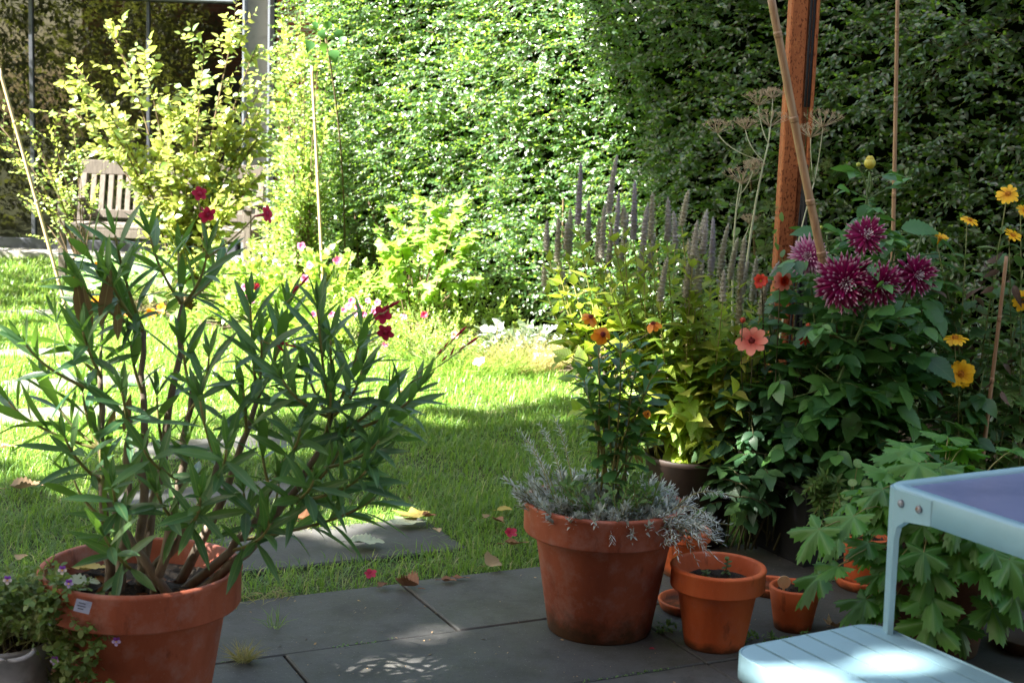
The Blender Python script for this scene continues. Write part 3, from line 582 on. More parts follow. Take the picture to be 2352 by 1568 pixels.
# ------------------------------------------------------------------ hedge
def seglen(): return [np.linalg.norm(HED[k + 1] - HED[k]) for k in range(len(HED) - 1)]
def hedge():
    n0 = nrm(np.array([-.77, -.64])); H = 3.0
    base = (HED[0] + HED[3]) / 2; hd = thing('garden_hedge', 'tall clipped privet hedge running from the glass building to the right, half sunlit', 'hedge', (base[0], base[1], 0))
    mbL, mbS, mbC = MB(), MB(), MB()
    for k, L in enumerate(seglen()):
        p0, p1 = HED[k], HED[k + 1]; t = nrm(p1 - p0); nn = np.array([t[1], -t[0]]); nn = nn if nn.dot(n0) > 0 else -nn
        n = int(L * H * 420)
        s = ru(0, L, n); z = ru(.02, 1, n) ** .95 * H; bump = .07 * np.sin(s * 3.1 + z * 1.7) + .06 * np.sin(z * 4.3 - s * 2.0 + k) + .05 * np.sin(s * 7.7 + z * 6.1)
        dep = -rng.exponential(.12, n).clip(0, .45) + bump - np.clip((.5 - z) / .5, 0, 1) * .22
        P = np.stack([p0[0] + t[0] * s + nn[0] * dep, p0[1] + t[1] * s + nn[1] * dep, z], 1)
        out = np.array([nn[0], nn[1], 0.0]); D = out * ru(.3, 1.1, n)[:, None] + UP * ru(-.35, .75, n)[:, None] + np.array([t[0], t[1], 0]) * rng.normal(-.25, .55, n)[:, None]
        keep = z > .16 + .14 * np.sin(s * 4 + 1) ** 2 * (k == 0 or k == 1)
        shoots(mbL, mbS, P[keep], D[keep], ru(.10, .26, keep.sum()), 11, T_ov, .040, 58, .25, sag=.25, r=.0011, upv=UP * .5 + out * 1.0, jit=.4)
        n3 = int(L * H * 130); s3 = ru(0, L, n3); z3 = ru(.25, H, n3); Q = np.stack([p0[0] + t[0] * s3 - nn[0] * .27, p0[1] + t[1] * s3 - nn[1] * .27, z3], 1) + rng.normal(0, .03, (n3, 3)); shoots(mbL, None, Q, out * .4 + rv(n3), .2, 9, T_ov, .06, 58, .25, upv=UP * .3 + out * .9, jit=.5)
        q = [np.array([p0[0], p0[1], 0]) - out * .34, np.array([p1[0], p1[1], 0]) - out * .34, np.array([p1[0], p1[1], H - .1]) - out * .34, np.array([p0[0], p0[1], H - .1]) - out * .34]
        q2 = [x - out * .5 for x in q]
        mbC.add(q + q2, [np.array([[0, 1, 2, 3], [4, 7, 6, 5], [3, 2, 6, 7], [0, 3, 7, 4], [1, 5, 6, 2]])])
        # trunks showing low down
        m = int(L * 4); s2 = ru(0, L, m)
        A0 = np.stack([p0[0] + t[0] * s2 - nn[0] * .16, p0[1] + t[1] * s2 - nn[1] * .16, 0 * s2], 1); sticks(mbS, A0, A0 + np.stack([rng.normal(0, .15, m), rng.normal(0, .1, m), ru(.6, 1.2, m)], 1), .012, .006, 5)
    mbL.build('foliage', M['hedge'], hd); mbS.build('twigs', M['twig'], hd); mbC.build('painted_shade_core', M['hedge_core'], hd, smooth=False)
hedge()
# hedge and tree to the left, outside the picture: they shade the foreground and fill the glass with reflections
mbL, mbS = MB(), MB(); n = 3600
P = np.stack([-6.6 + rng.normal(0, .25, n), ru(-6, 13.5, n), ru(0, 3.6, n)], 1); D = rv(n); D[:, 0] += .5
shoots(mbL, mbS, P, D, ru(.25, .5, n), 9, T_ov, .12, 60, .3); lh = thing('boundary_hedge', 'olive brown hedge along the left garden boundary', 'hedge', (-6.6, 4, 0)); mbL.build('foliage', M['olive'], lh); mbS.build('twigs', M['twig'], lh)
GAPS = [(at(1380, 650, 4.75), .34, .9), (at(1560, 900, 4.6), .30, .8), (gnd(1150, 900), .55, .93), (gnd(900, 900), .45, .93), (gnd(1370, 890), .4, .85), (gnd(1040, 1470), .17, 1), (gnd(990, 1378), .14, 1), (gnd(1000, 1560), .17, .95), (at(1545, 965, 4.6), .22, .92), (gnd(1440, 1560), .1, .9), (gnd(870, 1178), .3, .85), (gnd(640, 1015), .28, .85), (gnd(500, 1130), .18, .8), (at(2120, 820, 4.6), .16, .7), (gnd(1760, 1500, .45), .25, .95), (gnd(2040, 1566, .45), .10, .8), (at(2260, 1200, 2.4), .22, .9), (gnd(1180, 1200), .16, .7), (gnd(100, 1000), .2, .7), (at(2250, 250, 6.4), .12, .8), (at(1500, 520, 8.2), .25, .6)]
def shade_tree(name, label, base, centre, rad, n, leaf):
    global rng
    keep_rng, rng = rng, np.random.default_rng(5)
    t = thing(name, label, 'tree', base); c = np.array(centre, float); base = np.array(base, float)
    mb = MB(); tube(mb, bez(base - UP * .05, (base + c) / 2 + np.array([.2, -.1, 0]), c, 10), np.linspace(.17, .06, 10), 10)
    for k in range(14):
        e = c + rv(1)[0] * np.array(rad) * .7; s0 = base + (c - base) * ru(.5, .95); tube(mb, bez(s0, (s0 + e) / 2 + UP * .3, e, 7), np.linspace(.05, .012, 7), 6)
    mb.build('trunk', M['bark'], t)
    mb = MB(); q = rv(n) * (ru(0, 1, (n, 1)) ** .42) * np.array(rad); lump = np.sin(q[:, 0] * 2.3 + 1) * np.sin(q[:, 1] * 2.1 + 2) * np.sin(q[:, 2] * 2.5 + .5)
    q = q[lump > -.55]
    pw = c + q; tt = pw[:, 0] * .92 + pw[:, 1] * .38 + pw[:, 2] / math.tan(ELEV); ww = -pw[:, 0] * .38 + pw[:, 1] * .92; keep = np.ones(len(q), bool)   # crown leaves cut away so sun flecks land at chosen spots
    for (h_, r_, pr) in GAPS:
        ht = h_[0] * .92 + h_[1] * .38 + h_[2] / math.tan(ELEV); hw = -h_[0] * .38 + h_[1] * .92; keep &= ~((np.hypot(tt - ht, ww - hw) < r_) & (ru(0, 1, len(q)) < pr))
    ex = rv(900) * (ru(0, 1, (900, 1)) ** .45) * 1.1 + np.array([-5.95, 4.7, 10.0]) - c; q = np.concatenate([q[keep], ex]); n2 = len(q)   # extra leaf clump and limb added to shade the hedge
    mb_ = MB(); s0 = c + np.array([.3, .5, -.5]); tube(mb_, bez(s0, (s0 + np.array([-5.95, 4.7, 10.0])) / 2 + UP * .4, np.array([-5.95, 4.7, 10.0]), 8), np.linspace(.06, .02, 8), 7); mb_.build('added_shade_limb', M['bark'], t); D = rv(n2) - UP * .3
    scatter(mb, T_round, c + q, D, UP + rv(n2) * .8, leaf * ru(.7, 1.2, n2), 1.0, .2); mb.build('crown', M['tree'], t); rng = keep_rng
shade_tree('shade_tree', 'large leafy tree left of the patio casting the foreground shade', (-7.6, 1.3, 0), (-6.74, 1.56, 10.0), (3.05, 3.05, 3.7), 9300, .26)

# unseen house wall added to shut off the low sky; shows in the glass
hs = thing('added_house_wall', 'unseen red brick wall added behind the patio to block low sky', 'house', (0, -1.6, 0)); mb = MB(); box(mb, (-.5, -1.75, 3.6), 17, .3, 7.2); mb.build('wall', M['brick'], hs)
for x in (-6, -2.2, 2.2, 5.6):
    for z in (1.5, 4.6):
        mb = MB(); box(mb, (x, -1.59, z), 1.2, .06, 1.5); f = mb.build('window', M['steel'], hs); mb = MB(); box(mb, (x, -1.555, z), 1.06, .02, 1.36); mb.build('pane', M['frame_dark'], f)
# moss and grit on the paving
mbm, n = MB(), 0
for r_ in range(1, 8):
    for q in range(26):
        a = ru(-2.2, 4.2); m = int(rng.integers(8, 40)); P = ab(0, 0) + A_ * (a + rng.normal(0, .05, m))[:, None] + B_ * (EDGE_B + .45 * r_ + rng.normal(0, .0035, m))[:, None] + UP * .001
        scatter(mbm, T_small, P, rv(m) * np.array([1, 1, .5]) + UP * .3, UP + rv(m) * .5, ru(.004, .010, m), 1.4, .3)
tag(mbm.build('joint_moss', M['cress']), 'green moss in the paving joints', None, kind='stuff')
mbg = MB(); m = 700; P = A_ * ru(-2.2, 3.6, m)[:, None] + B_ * (EDGE_B + np.abs(rng.normal(0, 1.0, m)) ** 1.0 * .9)[:, None] + UP * .002; scatter(mbg, T_small, P, rv(m) * np.array([1, 1, .15]), UP + rv(m) * .5, ru(.003, .012, m), ru(.5, 1.2, m), .4)
tag(mbg.build('leaf_litter', M['dead_tan']), 'tiny leaf crumbs on the paving', None, kind='stuff')
# ------------------------------------------------------------------ pots
def pot_profile(Rr, Rb, H, band, th=.014):
    bt = H - band; rn = Rb + (Rr * .90 - Rb) * (bt / H) ; lip = .006
    return [(0, .0), (Rb * .97, .0), (Rb, .006), (rn, bt - .002), (rn + .002, bt), (Rr * .975, bt + .002), (Rr * .985, bt + .006), (Rr - .003, H - .012), (Rr, H - .006), (Rr - .002, H - .001), (Rr - .006, H), (Rr - th, H), (Rr - th - .004, H - .004), (Rr - th * 1.6, H - .03), (rn - th * 1.4, bt), (rn - th * 1.8, bt - .04)]
def soil_disc(c, z, r, n=40, amp=.012):
    mb = MB(); th = np.linspace(0, 2 * math.pi, n, endpoint=False); V = [[0, 0, amp * .5]]; rings = 9
    for k in range(1, rings + 1): 
        for a in th: V.append([r * k / rings * math.cos(a), r * k / rings * math.sin(a), rng.normal(0, amp * .6) * (k < rings)])
    f3 = np.stack([np.zeros(n, int), 1 + np.arange(n), 1 + (np.arange(n) + 1) % n], 1); q = []
    for k in range(rings - 1):
        a = 1 + k * n; i = np.arange(n); j = (i + 1) % n; q.append(np.stack([a + i, a + n + i, a + n + j, a + j], 1))
    mb.add(np.array(V) + np.array(c) + UP * z, [f3, np.concatenate(q)]); return mb
def pot(label, c, Rr, Rb, H, band, mat, soil=.05, cat='plant pot', group=None, th=.014, flecks=0):
    p = thing('terracotta_pot', label, cat, (c[0], c[1], 0), group); c = np.array([c[0], c[1], 0.0])
    mb = MB(); prof = pot_profile(Rr, Rb, H, band, th) if band else [(0, 0), (Rb * .97, 0), (Rb, .005), (Rb + (Rr - Rb) * .55, H * .55), (Rb + (Rr - Rb) * .58, H * .57), (Rr, H - .004), (Rr - .003, H), (Rr - .010, H), (Rr - .013, H - .004), (Rr - .02, H * .5)]
    lathe(mb, c, prof, 72); mb.build('shell', mat, p)
    s = soil_disc(c, H - soil, (Rr - th * 1.7) - (Rr - Rb) * soil / H * .8)
    if flecks:
        a = ru(0, 6.28, flecks); r = np.sqrt(ru(0, 1, flecks)) * Rr * .8; P = c + np.stack([r * np.cos(a), r * np.sin(a), np.full(flecks, H - soil + .006)], 1)
        s2 = MB(); D = rv(flecks); D[:, 2] *= .15; scatter(s2, T_small, P, D, UP + rv(flecks) * .6, ru(.02, .05, flecks), .7, .5); tag(s2.build('soil_litter', M['dead_brown'], p), kind='stuff')  # dry leaf flecks strewn over the soil as litter
    s.build('soil', M['soil'], p)
    return p
def saucer(label, c, r, h=.03, mat=None, name='terracotta_saucer'):
    mb = MB(); lathe(mb, (c[0], c[1], 0), [(0, .0), (r * .9, .0), (r * .93, .004), (r, h - .004), (r - .002, h), (r - .008, h), (r - .012, h - .006), (r * .88, .010), (0, .009)], 56)
    return tag(mb.build(name, mat or M['terra_new'], loc=(c[0], c[1], 0)), label, 'saucer')
P1 = gnd(325, 1297, .37); P2 = gnd(1389, 1148, .37); P3 = gnd(1640, 1478); P4 = gnd(1820, 1441)
pot('large terracotta pot at the left holding the oleander', P1, .227, .145, .37, .088, M['terra'], .055, flecks=60)
pot('large terracotta pot with dark mossy foot holding the lavender', P2, .226, .145, .37, .088, M['terra'], .035, flecks=20)
pot('medium orange terracotta pot with two tiny seedlings, mostly empty', P3, .131, .083, .225, .062, M['terra_new'], .045)
pot('small rimless terracotta pot with a round wooden marker in it', P4, .073, .053, .125, 0, M['terra_new'], .018, th=.01)
PB = gnd(1590, 1266); PB[1] += .15
def plain_pot(name, label, c, Rr, Rb, H, mat, cat='plant pot', soil=.03):
    p = thing(name, label, cat, (c[0], c[1], 0)); mb = MB(); lathe(mb, (c[0], c[1], 0), [(0, 0), (Rb * .97, 0), (Rb, .006), (Rr * .985, H - .02), (Rr, H - .018), (Rr, H - .002), (Rr - .003, H), (Rr - .009, H), (Rr - .012, H - .01), (Rr - .03, H * .6)], 56); mb.build('shell', mat, p)
    soil_disc((c[0], c[1], 0), H - soil, Rr - .018).build('soil', M['soil'], p); return p
plain_pot('nursery_pot', 'dark brown round pot half hidden behind the lavender pot', PB, .16, .13, .30, M['brown_pot'])
P5 = gnd(2150, 1492); P5[1] += .02
plain_pot('terracotta_pot', 'dark stained pot under the big lobed leaves beside the table', P5, .155, .115, .26, M['terra_dark'])
P6 = gnd(1988, 1345)
pot('terracotta pot standing in a saucer behind the lobed plant', P6, .088, .066, .17, .04, M['terra_new'], .03, th=.01)
saucer('terracotta saucer under the pot behind the lobed plant', P6, .098, .032)
saucer('empty terracotta saucer behind the small rimless pot', gnd(1772, 1358), .08, .028)
saucer('terracotta saucer lying between the two largest right hand pots', gnd(1592, 1397), .105, .03)
pr = gnd(2372, 1482); saucer('brown saucer of dirt at the right edge under the table', pr, .12, .035, M['terra_dark'])
pl = gnd(1568, 1318); pot('low terracotta pot wedged behind the lavender pot', pl, .085, .062, .15, .035, M['terra_new'], .03, th=.01)
# black square planter, turned like the paving
def planter():
    c0 = gnd(1842, 1309); c = c0 + A_ * .17 - B_ * .17; c[2] = 0
    t = thing('planter', 'black square plastic planter beneath the dahlias', 'planter', (c[0], c[1], 0)); mb = MB(); H = .27; 
    for s, (ax, ay) in enumerate(((A_, B_), (B_, A_), (-A_, B_), (-B_, A_))):
        h0, h1, tk = .145, .168, .008
        q = [c + ax * h0 - ay * h0, c + ax * h0 + ay * h0, c + ax * h1 + ay * h1 + UP * H, c + ax * h1 - ay * h1 + UP * H]; qi = [x - ax * tk for x in q]
        mb.add(q + qi, [np.array([[0, 1, 2, 3], [7, 6, 5, 4], [3, 2, 6, 7]])])
    mb.build('shell', M['black_pot'], t, smooth=False); mb = MB(); box(mb, c + UP * H, .345, .02, .018, A_, B_, bev=.003) if False else None
    mb = MB()
    for ax, ay in ((A_, B_), (B_, A_)):
        for s in (-1, 1): box(mb, c + ax * s * .168 + UP * (H - .012), .35 if ax is B_ else .35, .02, .024, ay, ax, UP, .004)
    mb.build('rim', M['black_pot'], t)
    mb = MB(); box(mb, c + UP * .22, .31, .31, .02, A_, B_, UP); mb.build('soil', M['soil'], t); return c
PD = planter()
# wooden marker, seedlings
m = thing('plant_marker', 'round pale wooden plant marker stuck in the small pot', 'marker', (P4[0] - .028, P4[1] - .01, .10)); mb = MB(); mc = at(1801, 1336, P4[1] - .03)
bar(mb, mc - UP * .05, mc - UP * .015, .007, .002, (1, 0, 0), .0005); mb.build('stick', M['lolly'], m)
mb = MB(); th = np.linspace(0, 2 * math.pi, 36, endpoint=False); r = .0185
ring = np.stack([r * np.cos(th), 0 * th, r * np.sin(th)], 1); f = mc + ring - np.array([0, .002, 0]); b = mc + ring + np.array([0, .001, 0]); i = np.arange(36); j = (i + 1) % 36
mb.add(np.concatenate([f, b]), [np.array([i[::-1], i + 36]).reshape(2, 36), np.stack([i, j, j + 36, i + 36], 1)]); mb.build('disc', M['lolly'], m, smooth=False)
def seedling(label, c, h, nl):
    t = thing('seedling', label, 'seedling', c); mb = MB(); s = bez(c, c + np.array([.004, 0, h * .5]), c + np.array([.002, 0, h]), 5); tube(mb, s, .0012, 5); mb.build('stem', M['ole_green'], t)
    mb = MB(); leafy(mb, s, nl, T_round, .016, 70, .3, 1, .1, 2); mb.build('leaves', M['viola'], t)
seedling('taller seedling at the right in the medium pot', np.array([P3[0] + .025, P3[1] + .03, .18]), .055, 7)
seedling('low seedling at the left in the medium pot', np.array([P3[0] - .035, P3[1] + .0, .18]), .025, 5)
# clods thrown over the soil of pot 3
# ------------------------------------------------------------------ bucket with violas at lower left
BC = gnd(0, 1462, .22)
bk = thing('metal_bucket', 'galvanised metal bucket with rolled handle at the lower left corner', 'bucket', (BC[0], BC[1], 0))
mb = MB(); lathe(mb, (BC[0], BC[1], 0), [(0, 0), (.085, 0), (.09, .004), (.102, .10), (.105, .105), (.102, .11), (.106, .13), (.109, .135), (.106, .14), (.118, .214), (.124, .22), (.118, .224), (.113, .219), (.105, .12)], 56); mb.build('shell', M['zinc'], bk)
hc = at(24, 1500, BC[1] - .118); mb = MB(); th = np.linspace(.15, math.pi - .15, 14)
tube(mb, np.stack([hc[0] + .055 * np.cos(th), hc[1] - .03 * np.sin(th), hc[2] - .022 * np.sin(th) + .016], 1), .0055, 8); mb.build('handle', M['zinc'], bk)
soil_disc((BC[0], BC[1], 0), .20, .108).build('soil', M['soil'], bk)
PV = gnd(190, 1545); pot('terracotta pot hidden under the trailing violas beside the bucket', (PV[0] - .02, PV[1] + .03), .10, .075, .16, .04, M['terra'], .03, th=.01)
def viola():
    t = thing('viola_plant', 'trailing viola plant with small purple and white flowers spilling from the bucket', 'flowering plant', (BC[0], BC[1], .2)); mbL, mbS = MB(), MB()
    n = 360; uu = np.concatenate([ru(-60, 200, 230), ru(70, 255, 130)]); vv = np.concatenate([ru(1335, 1510, 230), ru(1440, 1580, 130)])
    vv = np.where(uu < 115, np.minimum(vv, 1330 + rng.random(n) * 135), vv); vv = np.maximum(vv, 1322 + np.abs(uu - 90) * .25 + rng.normal(0, 10, n)); Yd = BC[1] + ru(-.13, .10, n)
    P = np.array([at(a, b, y) for a, b, y in zip(uu, vv, Yd)]); D = rv(n) + np.array([.3, -.3, .5])
    shoots(mbL, mbS, P, D, ru(.03, .08, n), 8, T_round, .021, 60, .3, opp=False, r=.0008, W=.8)
    shoots(mbL, mbS, P[:80], rv(80) + UP * .6, ru(.04, .09, 80), 5, T_obov, .018, 50, .3, opp=False, r=.0007)
    base = np.array([BC[0] + .03, BC[1], .2]); k = rng.permutation(n)[:60]
    for q in k: tube(mbS, bez(base + rv(1)[0] * .05, (base + P[q]) / 2 + UP * .08, P[q], 6), .0011, 4, False)
    for a, b, y in ((300, 1545, .02), (250, 1500, 0), (230, 1420, .03), (285, 1490, .02), (190, 1340, .0)):
        e = at(a, b, BC[1] - .05 + y); tube(mbS, bez(base + UP * .05, (base + e) / 2 + UP * .06, e, 8), .001, 4, False); shoots(mbL, mbS, np.array([e]), np.array([[.5, 0, .3]]), .03, 6, T_round, .014, 60, .2, opp=False, r=.0006)
    mbL.build('foliage', M['viola'], t); mbS.build('stems', M['helio_stem'], t)
    for u, v, kind in ((17, 1335, 0), (143, 1312, 0), (158, 1343, 1), (125, 1520, 2), (267, 1476, 1)):
        c = at(u, v - 3 + 28 * 0 + (120 if False else 0), BC[1] - .13); f = MB()
        face = np.array([.1, -1, .25]); face = face / np.linalg.norm(face); ux = nrm(np.cross(UP, face)); uy = np.cross(face, ux)
        an = np.radians([60, 120]); ax = np.cos(an)[:, None] * ux + np.sin(an)[:, None] * uy
        scatter(f, T_petalw, np.tile(c, (2, 1)), ax, face, .0105, 1.1, .1); o = f.build('viola_flower', M['violet'], t)
        g = MB(); an = np.radians([180, 0, 270]); ax = np.cos(an)[:, None] * ux + np.sin(an)[:, None] * uy; scatter(g, T_petalw, np.tile(c + face * .001, (3, 1)), ax, face, .0095, 1.2, .1)
        g.build('lower_petals', M['white_petal'] if kind == 0 else M['lilac'], o)
        e = MB(); tube(e, [c + face * .001, c + face * .0035], [.0022, .001], 6); e.build('flower_eye', M['centre_y'], o)
viola()
tg = thing('plant_label', 'small white plastic plant label against the oleander pot rim', 'label', at(190, 1392, BC[1] - .16)); c = at(190, 1392, BC[1] - .16)
mb = MB(); ax = nrm(np.array([1, .15, -.28])); ay = nrm(np.cross(np.array([0.1, -1, .35]), ax)); nn = np.cross(ax, ay); box(mb, c, .033, .026, .001, ax, ay, nn, .0005); mb.build('card', M['tag'], tg)
sgn = nn if nn[1] < 0 else -nn
mb = MB()
for k, wd in ((.3, .6), (0, .75), (-.28, .5)): box(mb, c + sgn * .0009 + ay * k * .02 - ax * .003, .024 * wd, .0022, .0004, ax, ay, nn, .0001)
mb.build('print', M['ink'], tg)

# ------------------------------------------------------------------ oleander
def oleander():
    c = np.array([P1[0], P1[1], .31]); t = thing('oleander_bush', 'oleander with long dark leaves and crimson flowers in the left pot', 'shrub', (c[0], c[1], .31))
    tips = [(195, 535, .05), (265, 520, .0), (345, 520, .1), (410, 560, .2), (475, 560, .05), (520, 560, .18), (250, 610, -.05), (180, 620, 0), (60, 770, -.05), (130, 720, .1), (190, 740, -.1), (300, 770, .05), (240, 700, .2), (420, 770, .0), (480, 800, -.1), (575, 680, .05), (600, 760, -.05), (660, 690, .1), (730, 690, -.05), (760, 760, .0), (700, 800, .12), (830, 740, .05), (830, 830, -.05), (890, 870, .02), (955, 880, -.02), (910, 940, .1), (870, 990, -.1), (760, 880, -.05), (650, 850, -.12), (560, 880, .0), (460, 900, -.15), (360, 890, .1), (280, 880, -.1), (190, 880, .05), (110, 860, .1), (150, 985, -.12), (230, 1000, .02), (330, 1010, -.18), (430, 1000, -.05), (520, 1010, -.2), (600, 980, .05), (690, 960, -.1), (780, 1010, .0), (840, 1060, -.1), (720, 1080, -.15), (640, 1090, .0), (560, 1110, -.1), (460, 1120, -.22), (360, 1110, -.15), (260, 1100, -.18), (170, 1080, 0), (620, 1180, -.12), (240, 1210, -.2), (860, 1120, .02), (20, 900, .05), (640, 590 + 160, .15)]
    mbL, mbO = MB(), MB(); stems = []
    mains = [(215, 1080, .0, .1), (300, 960, .06, -.05), (330, 760, .1, .0), (440, 900, .0, .05), (500, 1060, -.08, .0), (650, 1060, .02, .12), (760, 960, .05, .16), (420, 700, .12, -.02), (230, 860, .05, -.09), (590, 920, .1, .09)]
    nodes = []
    for (u, v, dy, bx) in mains:
        e = at(u, v, c[1] + dy); b = c + np.array([bx * .8, ru(-.08, .06), 0]); midp = b * .45 + e * .55 + np.array([(e[0] - b[0]) * .18, 0, -.05 if abs(e[0] - b[0]) > .2 else .0])
        pts = bez(b, midp, e, 12); pts[1:-1] += rng.normal(0, .004, (10, 3)); mb = MB(); tube(mb, pts, np.linspace(.0125, .006, 12), 9); mb.build('woody_stem', M['ole_wood'], t); nodes.append(pts)
    allp = np.concatenate([p[4:] for p in nodes]); sm = MB(); tipn = []
    for (u, v, dy) in tips:
        e = at(u, v + 22, c[1] + dy); dd = np.linalg.norm((allp - e) * np.array([1, .7, .75]), axis=1) + np.where(allp[:, 2] > e[2] - .10, 3, 0)
        dd2 = np.where(dd > 2.5, 9, dd); s0 = allp[np.argmin(dd2)] if dd2.min() < 5 else c + np.array([(e[0] - c[0]) * .4, 0, .04])
        pts = bez(s0, s0 * .4 + e * .6 + np.array([(e[0] - s0[0]) * .2, 0, -.02]), e, 10); L = np.linalg.norm(e - s0); tube(sm, pts, np.linspace(.0045, .0026, 10), 6); tipn.append((pts, L))
        t0 = max(.2, 1 - .24 / max(L, .05)); nn = int(np.clip((1 - t0) * L / .033, 3, 7))
        leafy(mbL, pts, nn, T_lanc, .130, 46, t0, 1.0, .14, 3, .35, 1.0, .12, .12, [(0, .85), (.5, 1.05), (.8, .9), (1, .55)])
        if rng.random() < .8: leafy(mbL, np.array([e - (pts[-1] - pts[-2]) * .1, e + nrm(pts[-1] - pts[-2]) * .02]), 2, T_lanc, .085, 18, .2, 1, 0, 2, .3, 1, .05)
    sm.build('shoots', M['ole_green'], t); mbL.build('foliage', M['ole'], t)
    for u, v, L in ((175, 640, .12), (190, 655, .11), (255, 620, .13), (270, 690, .09), (265, 940, .07), (300, 905, .09)):
        p = at(u, v, c[1] - .02); scatter(mbO, T_lanc, p[None], np.array([[ru(-.25, .25), -.1, -1]]), np.array([[.2, -1, .2]]), L, 1.3, .2)
    mbO.build('old_leaves', M['ole_old'], t)
    # flowers, each on its stalk
    def flower(u, v, Y, face, r=.02, k=0):
        p = at(u, v, Y); f = MB(); face = nrm(np.array(face, float)); ux = nrm(np.cross(face, [.3, .2, .9])); uy = np.cross(face, ux); an = np.arange(5) * 2 * math.pi / 5 + k
        ax = np.cos(an)[:, None] * ux + np.sin(an)[:, None] * uy + face * .35; scatter(f, T_petalw, np.tile(p, (5, 1)), ax, face - ax * .3, r, 1.25, .25); tube(f, [p - face * .03, p - face * .012, p + face * .003], [.0022, .0035, .006], 7)
        o = f.build('flower', M['ole_pink'], t); return p, face
    st = MB()
    for u, v, face, r in ((458, 445, (.3, -.8, .3), .017), (475, 492, (.5, -.6, -.4), .021), (612, 492, (.9, -.3, .2), .022), (878, 722, (.2, -.9, .1), .022), (886, 762, (-.2, -.9, -.3), .021)):
        p, fc = flower(u, v, c[1] + .05, face, r, rng.random()); near = min((q[0][-1] for q in tipn), key=lambda q: np.linalg.norm(q - p)); st = MB(); tube(st, bez(near - UP * .01, (near + p) / 2 - UP * .01, p - fc * .03, 7), .002, 5); st.build('flower_stalk', M['ole_green'], t)
    for u0, v0, u1, v1 in ((940, 880, 1075, 790), (945, 870, 1050, 770), (600, 780, 650, 790), (620, 775, 640, 795), (650, 700, 690, 655), (870, 720, 895, 705)):
        st, bud = MB(), MB(); a, b = at(u0, v0, c[1]), at(u1, v1, c[1]); tube(st, bez(a, (a + b) / 2 - UP * .012, b, 6), .0016, 5)
        d = nrm(b - a); tube(bud, [b - d * .004, b + d * .008, b + d * .02, b + d * .03], [.0015, .0032, .003, .0006], 6)
        for q in range(3): e = a + (b - a) * (.55 + .15 * q); d2 = nrm(d + UP * .5 + rv(1)[0] * .5); tube(bud, [e, e + d2 * .01, e + d2 * .022], [.001, .0026, .0006], 5)
        k_ = st.build('bud_stalk', M['ole_green'], t); bud.build('bud_cluster', M['ole_pink'], k_)
oleander()
def curled_leaf(name, label, c, L, mat, T, rot, curl=.3, W=1.0, tilt=(0, 0), noise_=.05, cat='fallen leaf', group='fallen leaves'):
    v, fs, uv = T; v = v.copy(); v[:, 0] -= .5; v[:, 1] *= W
    v[:, 2] += curl * (v[:, 1] ** 2) * 2.2 + curl * .5 * v[:, 0] ** 2 + noise_ * np.sin(v[:, 0] * 9 + rot) * np.cos(v[:, 1] * 11 + 1)
    v[:, 2] -= v[:, 2].min(); cr, sr = math.cos(rot), math.sin(rot); ct, stt = math.cos(tilt[0]), math.sin(tilt[0])
    q = np.stack([v[:, 0], v[:, 1] * ct - v[:, 2] * stt, v[:, 1] * stt + v[:, 2] * ct], 1); q[:, 2] -= q[:, 2].min()
    q = np.stack([q[:, 0] * cr - q[:, 1] * sr, q[:, 0] * sr + q[:, 1] * cr, q[:, 2]], 1) * L
    t = thing(name, label, cat, c, group); mb = MB(); mb.add(q + np.array(c), fs, uv); mb.build('blade', mat, t)
    mb = MB(); a = np.array(c) + np.array([-cr, -sr, 0]) * L * .5 + UP * .003; tube(mb, bez(a, a - np.array([cr, sr, 0]) * L * .15 + UP * .004, a - np.array([cr, sr * .6, 0]) * L * .3 + UP * .001, 5), .0012, 4); mb.build('leaf_stalk', mat, t)
pc = np.array([P1[0], P1[1], 0])
curled_leaf('fallen_leaf', 'green grey leaf lying on the soil of the oleander pot', (pc[0] - .135, pc[1] - .03, .33), .095, M['dead_pale'], T_tooth, .2, .15, 1.2)
curled_leaf('fallen_leaf', 'yellow leaf edge lying on the soil of the oleander pot', (pc[0] - .13, pc[1] + .06, .335), .10, M['dead_yellow'], T_tooth, .15, .2, .9)

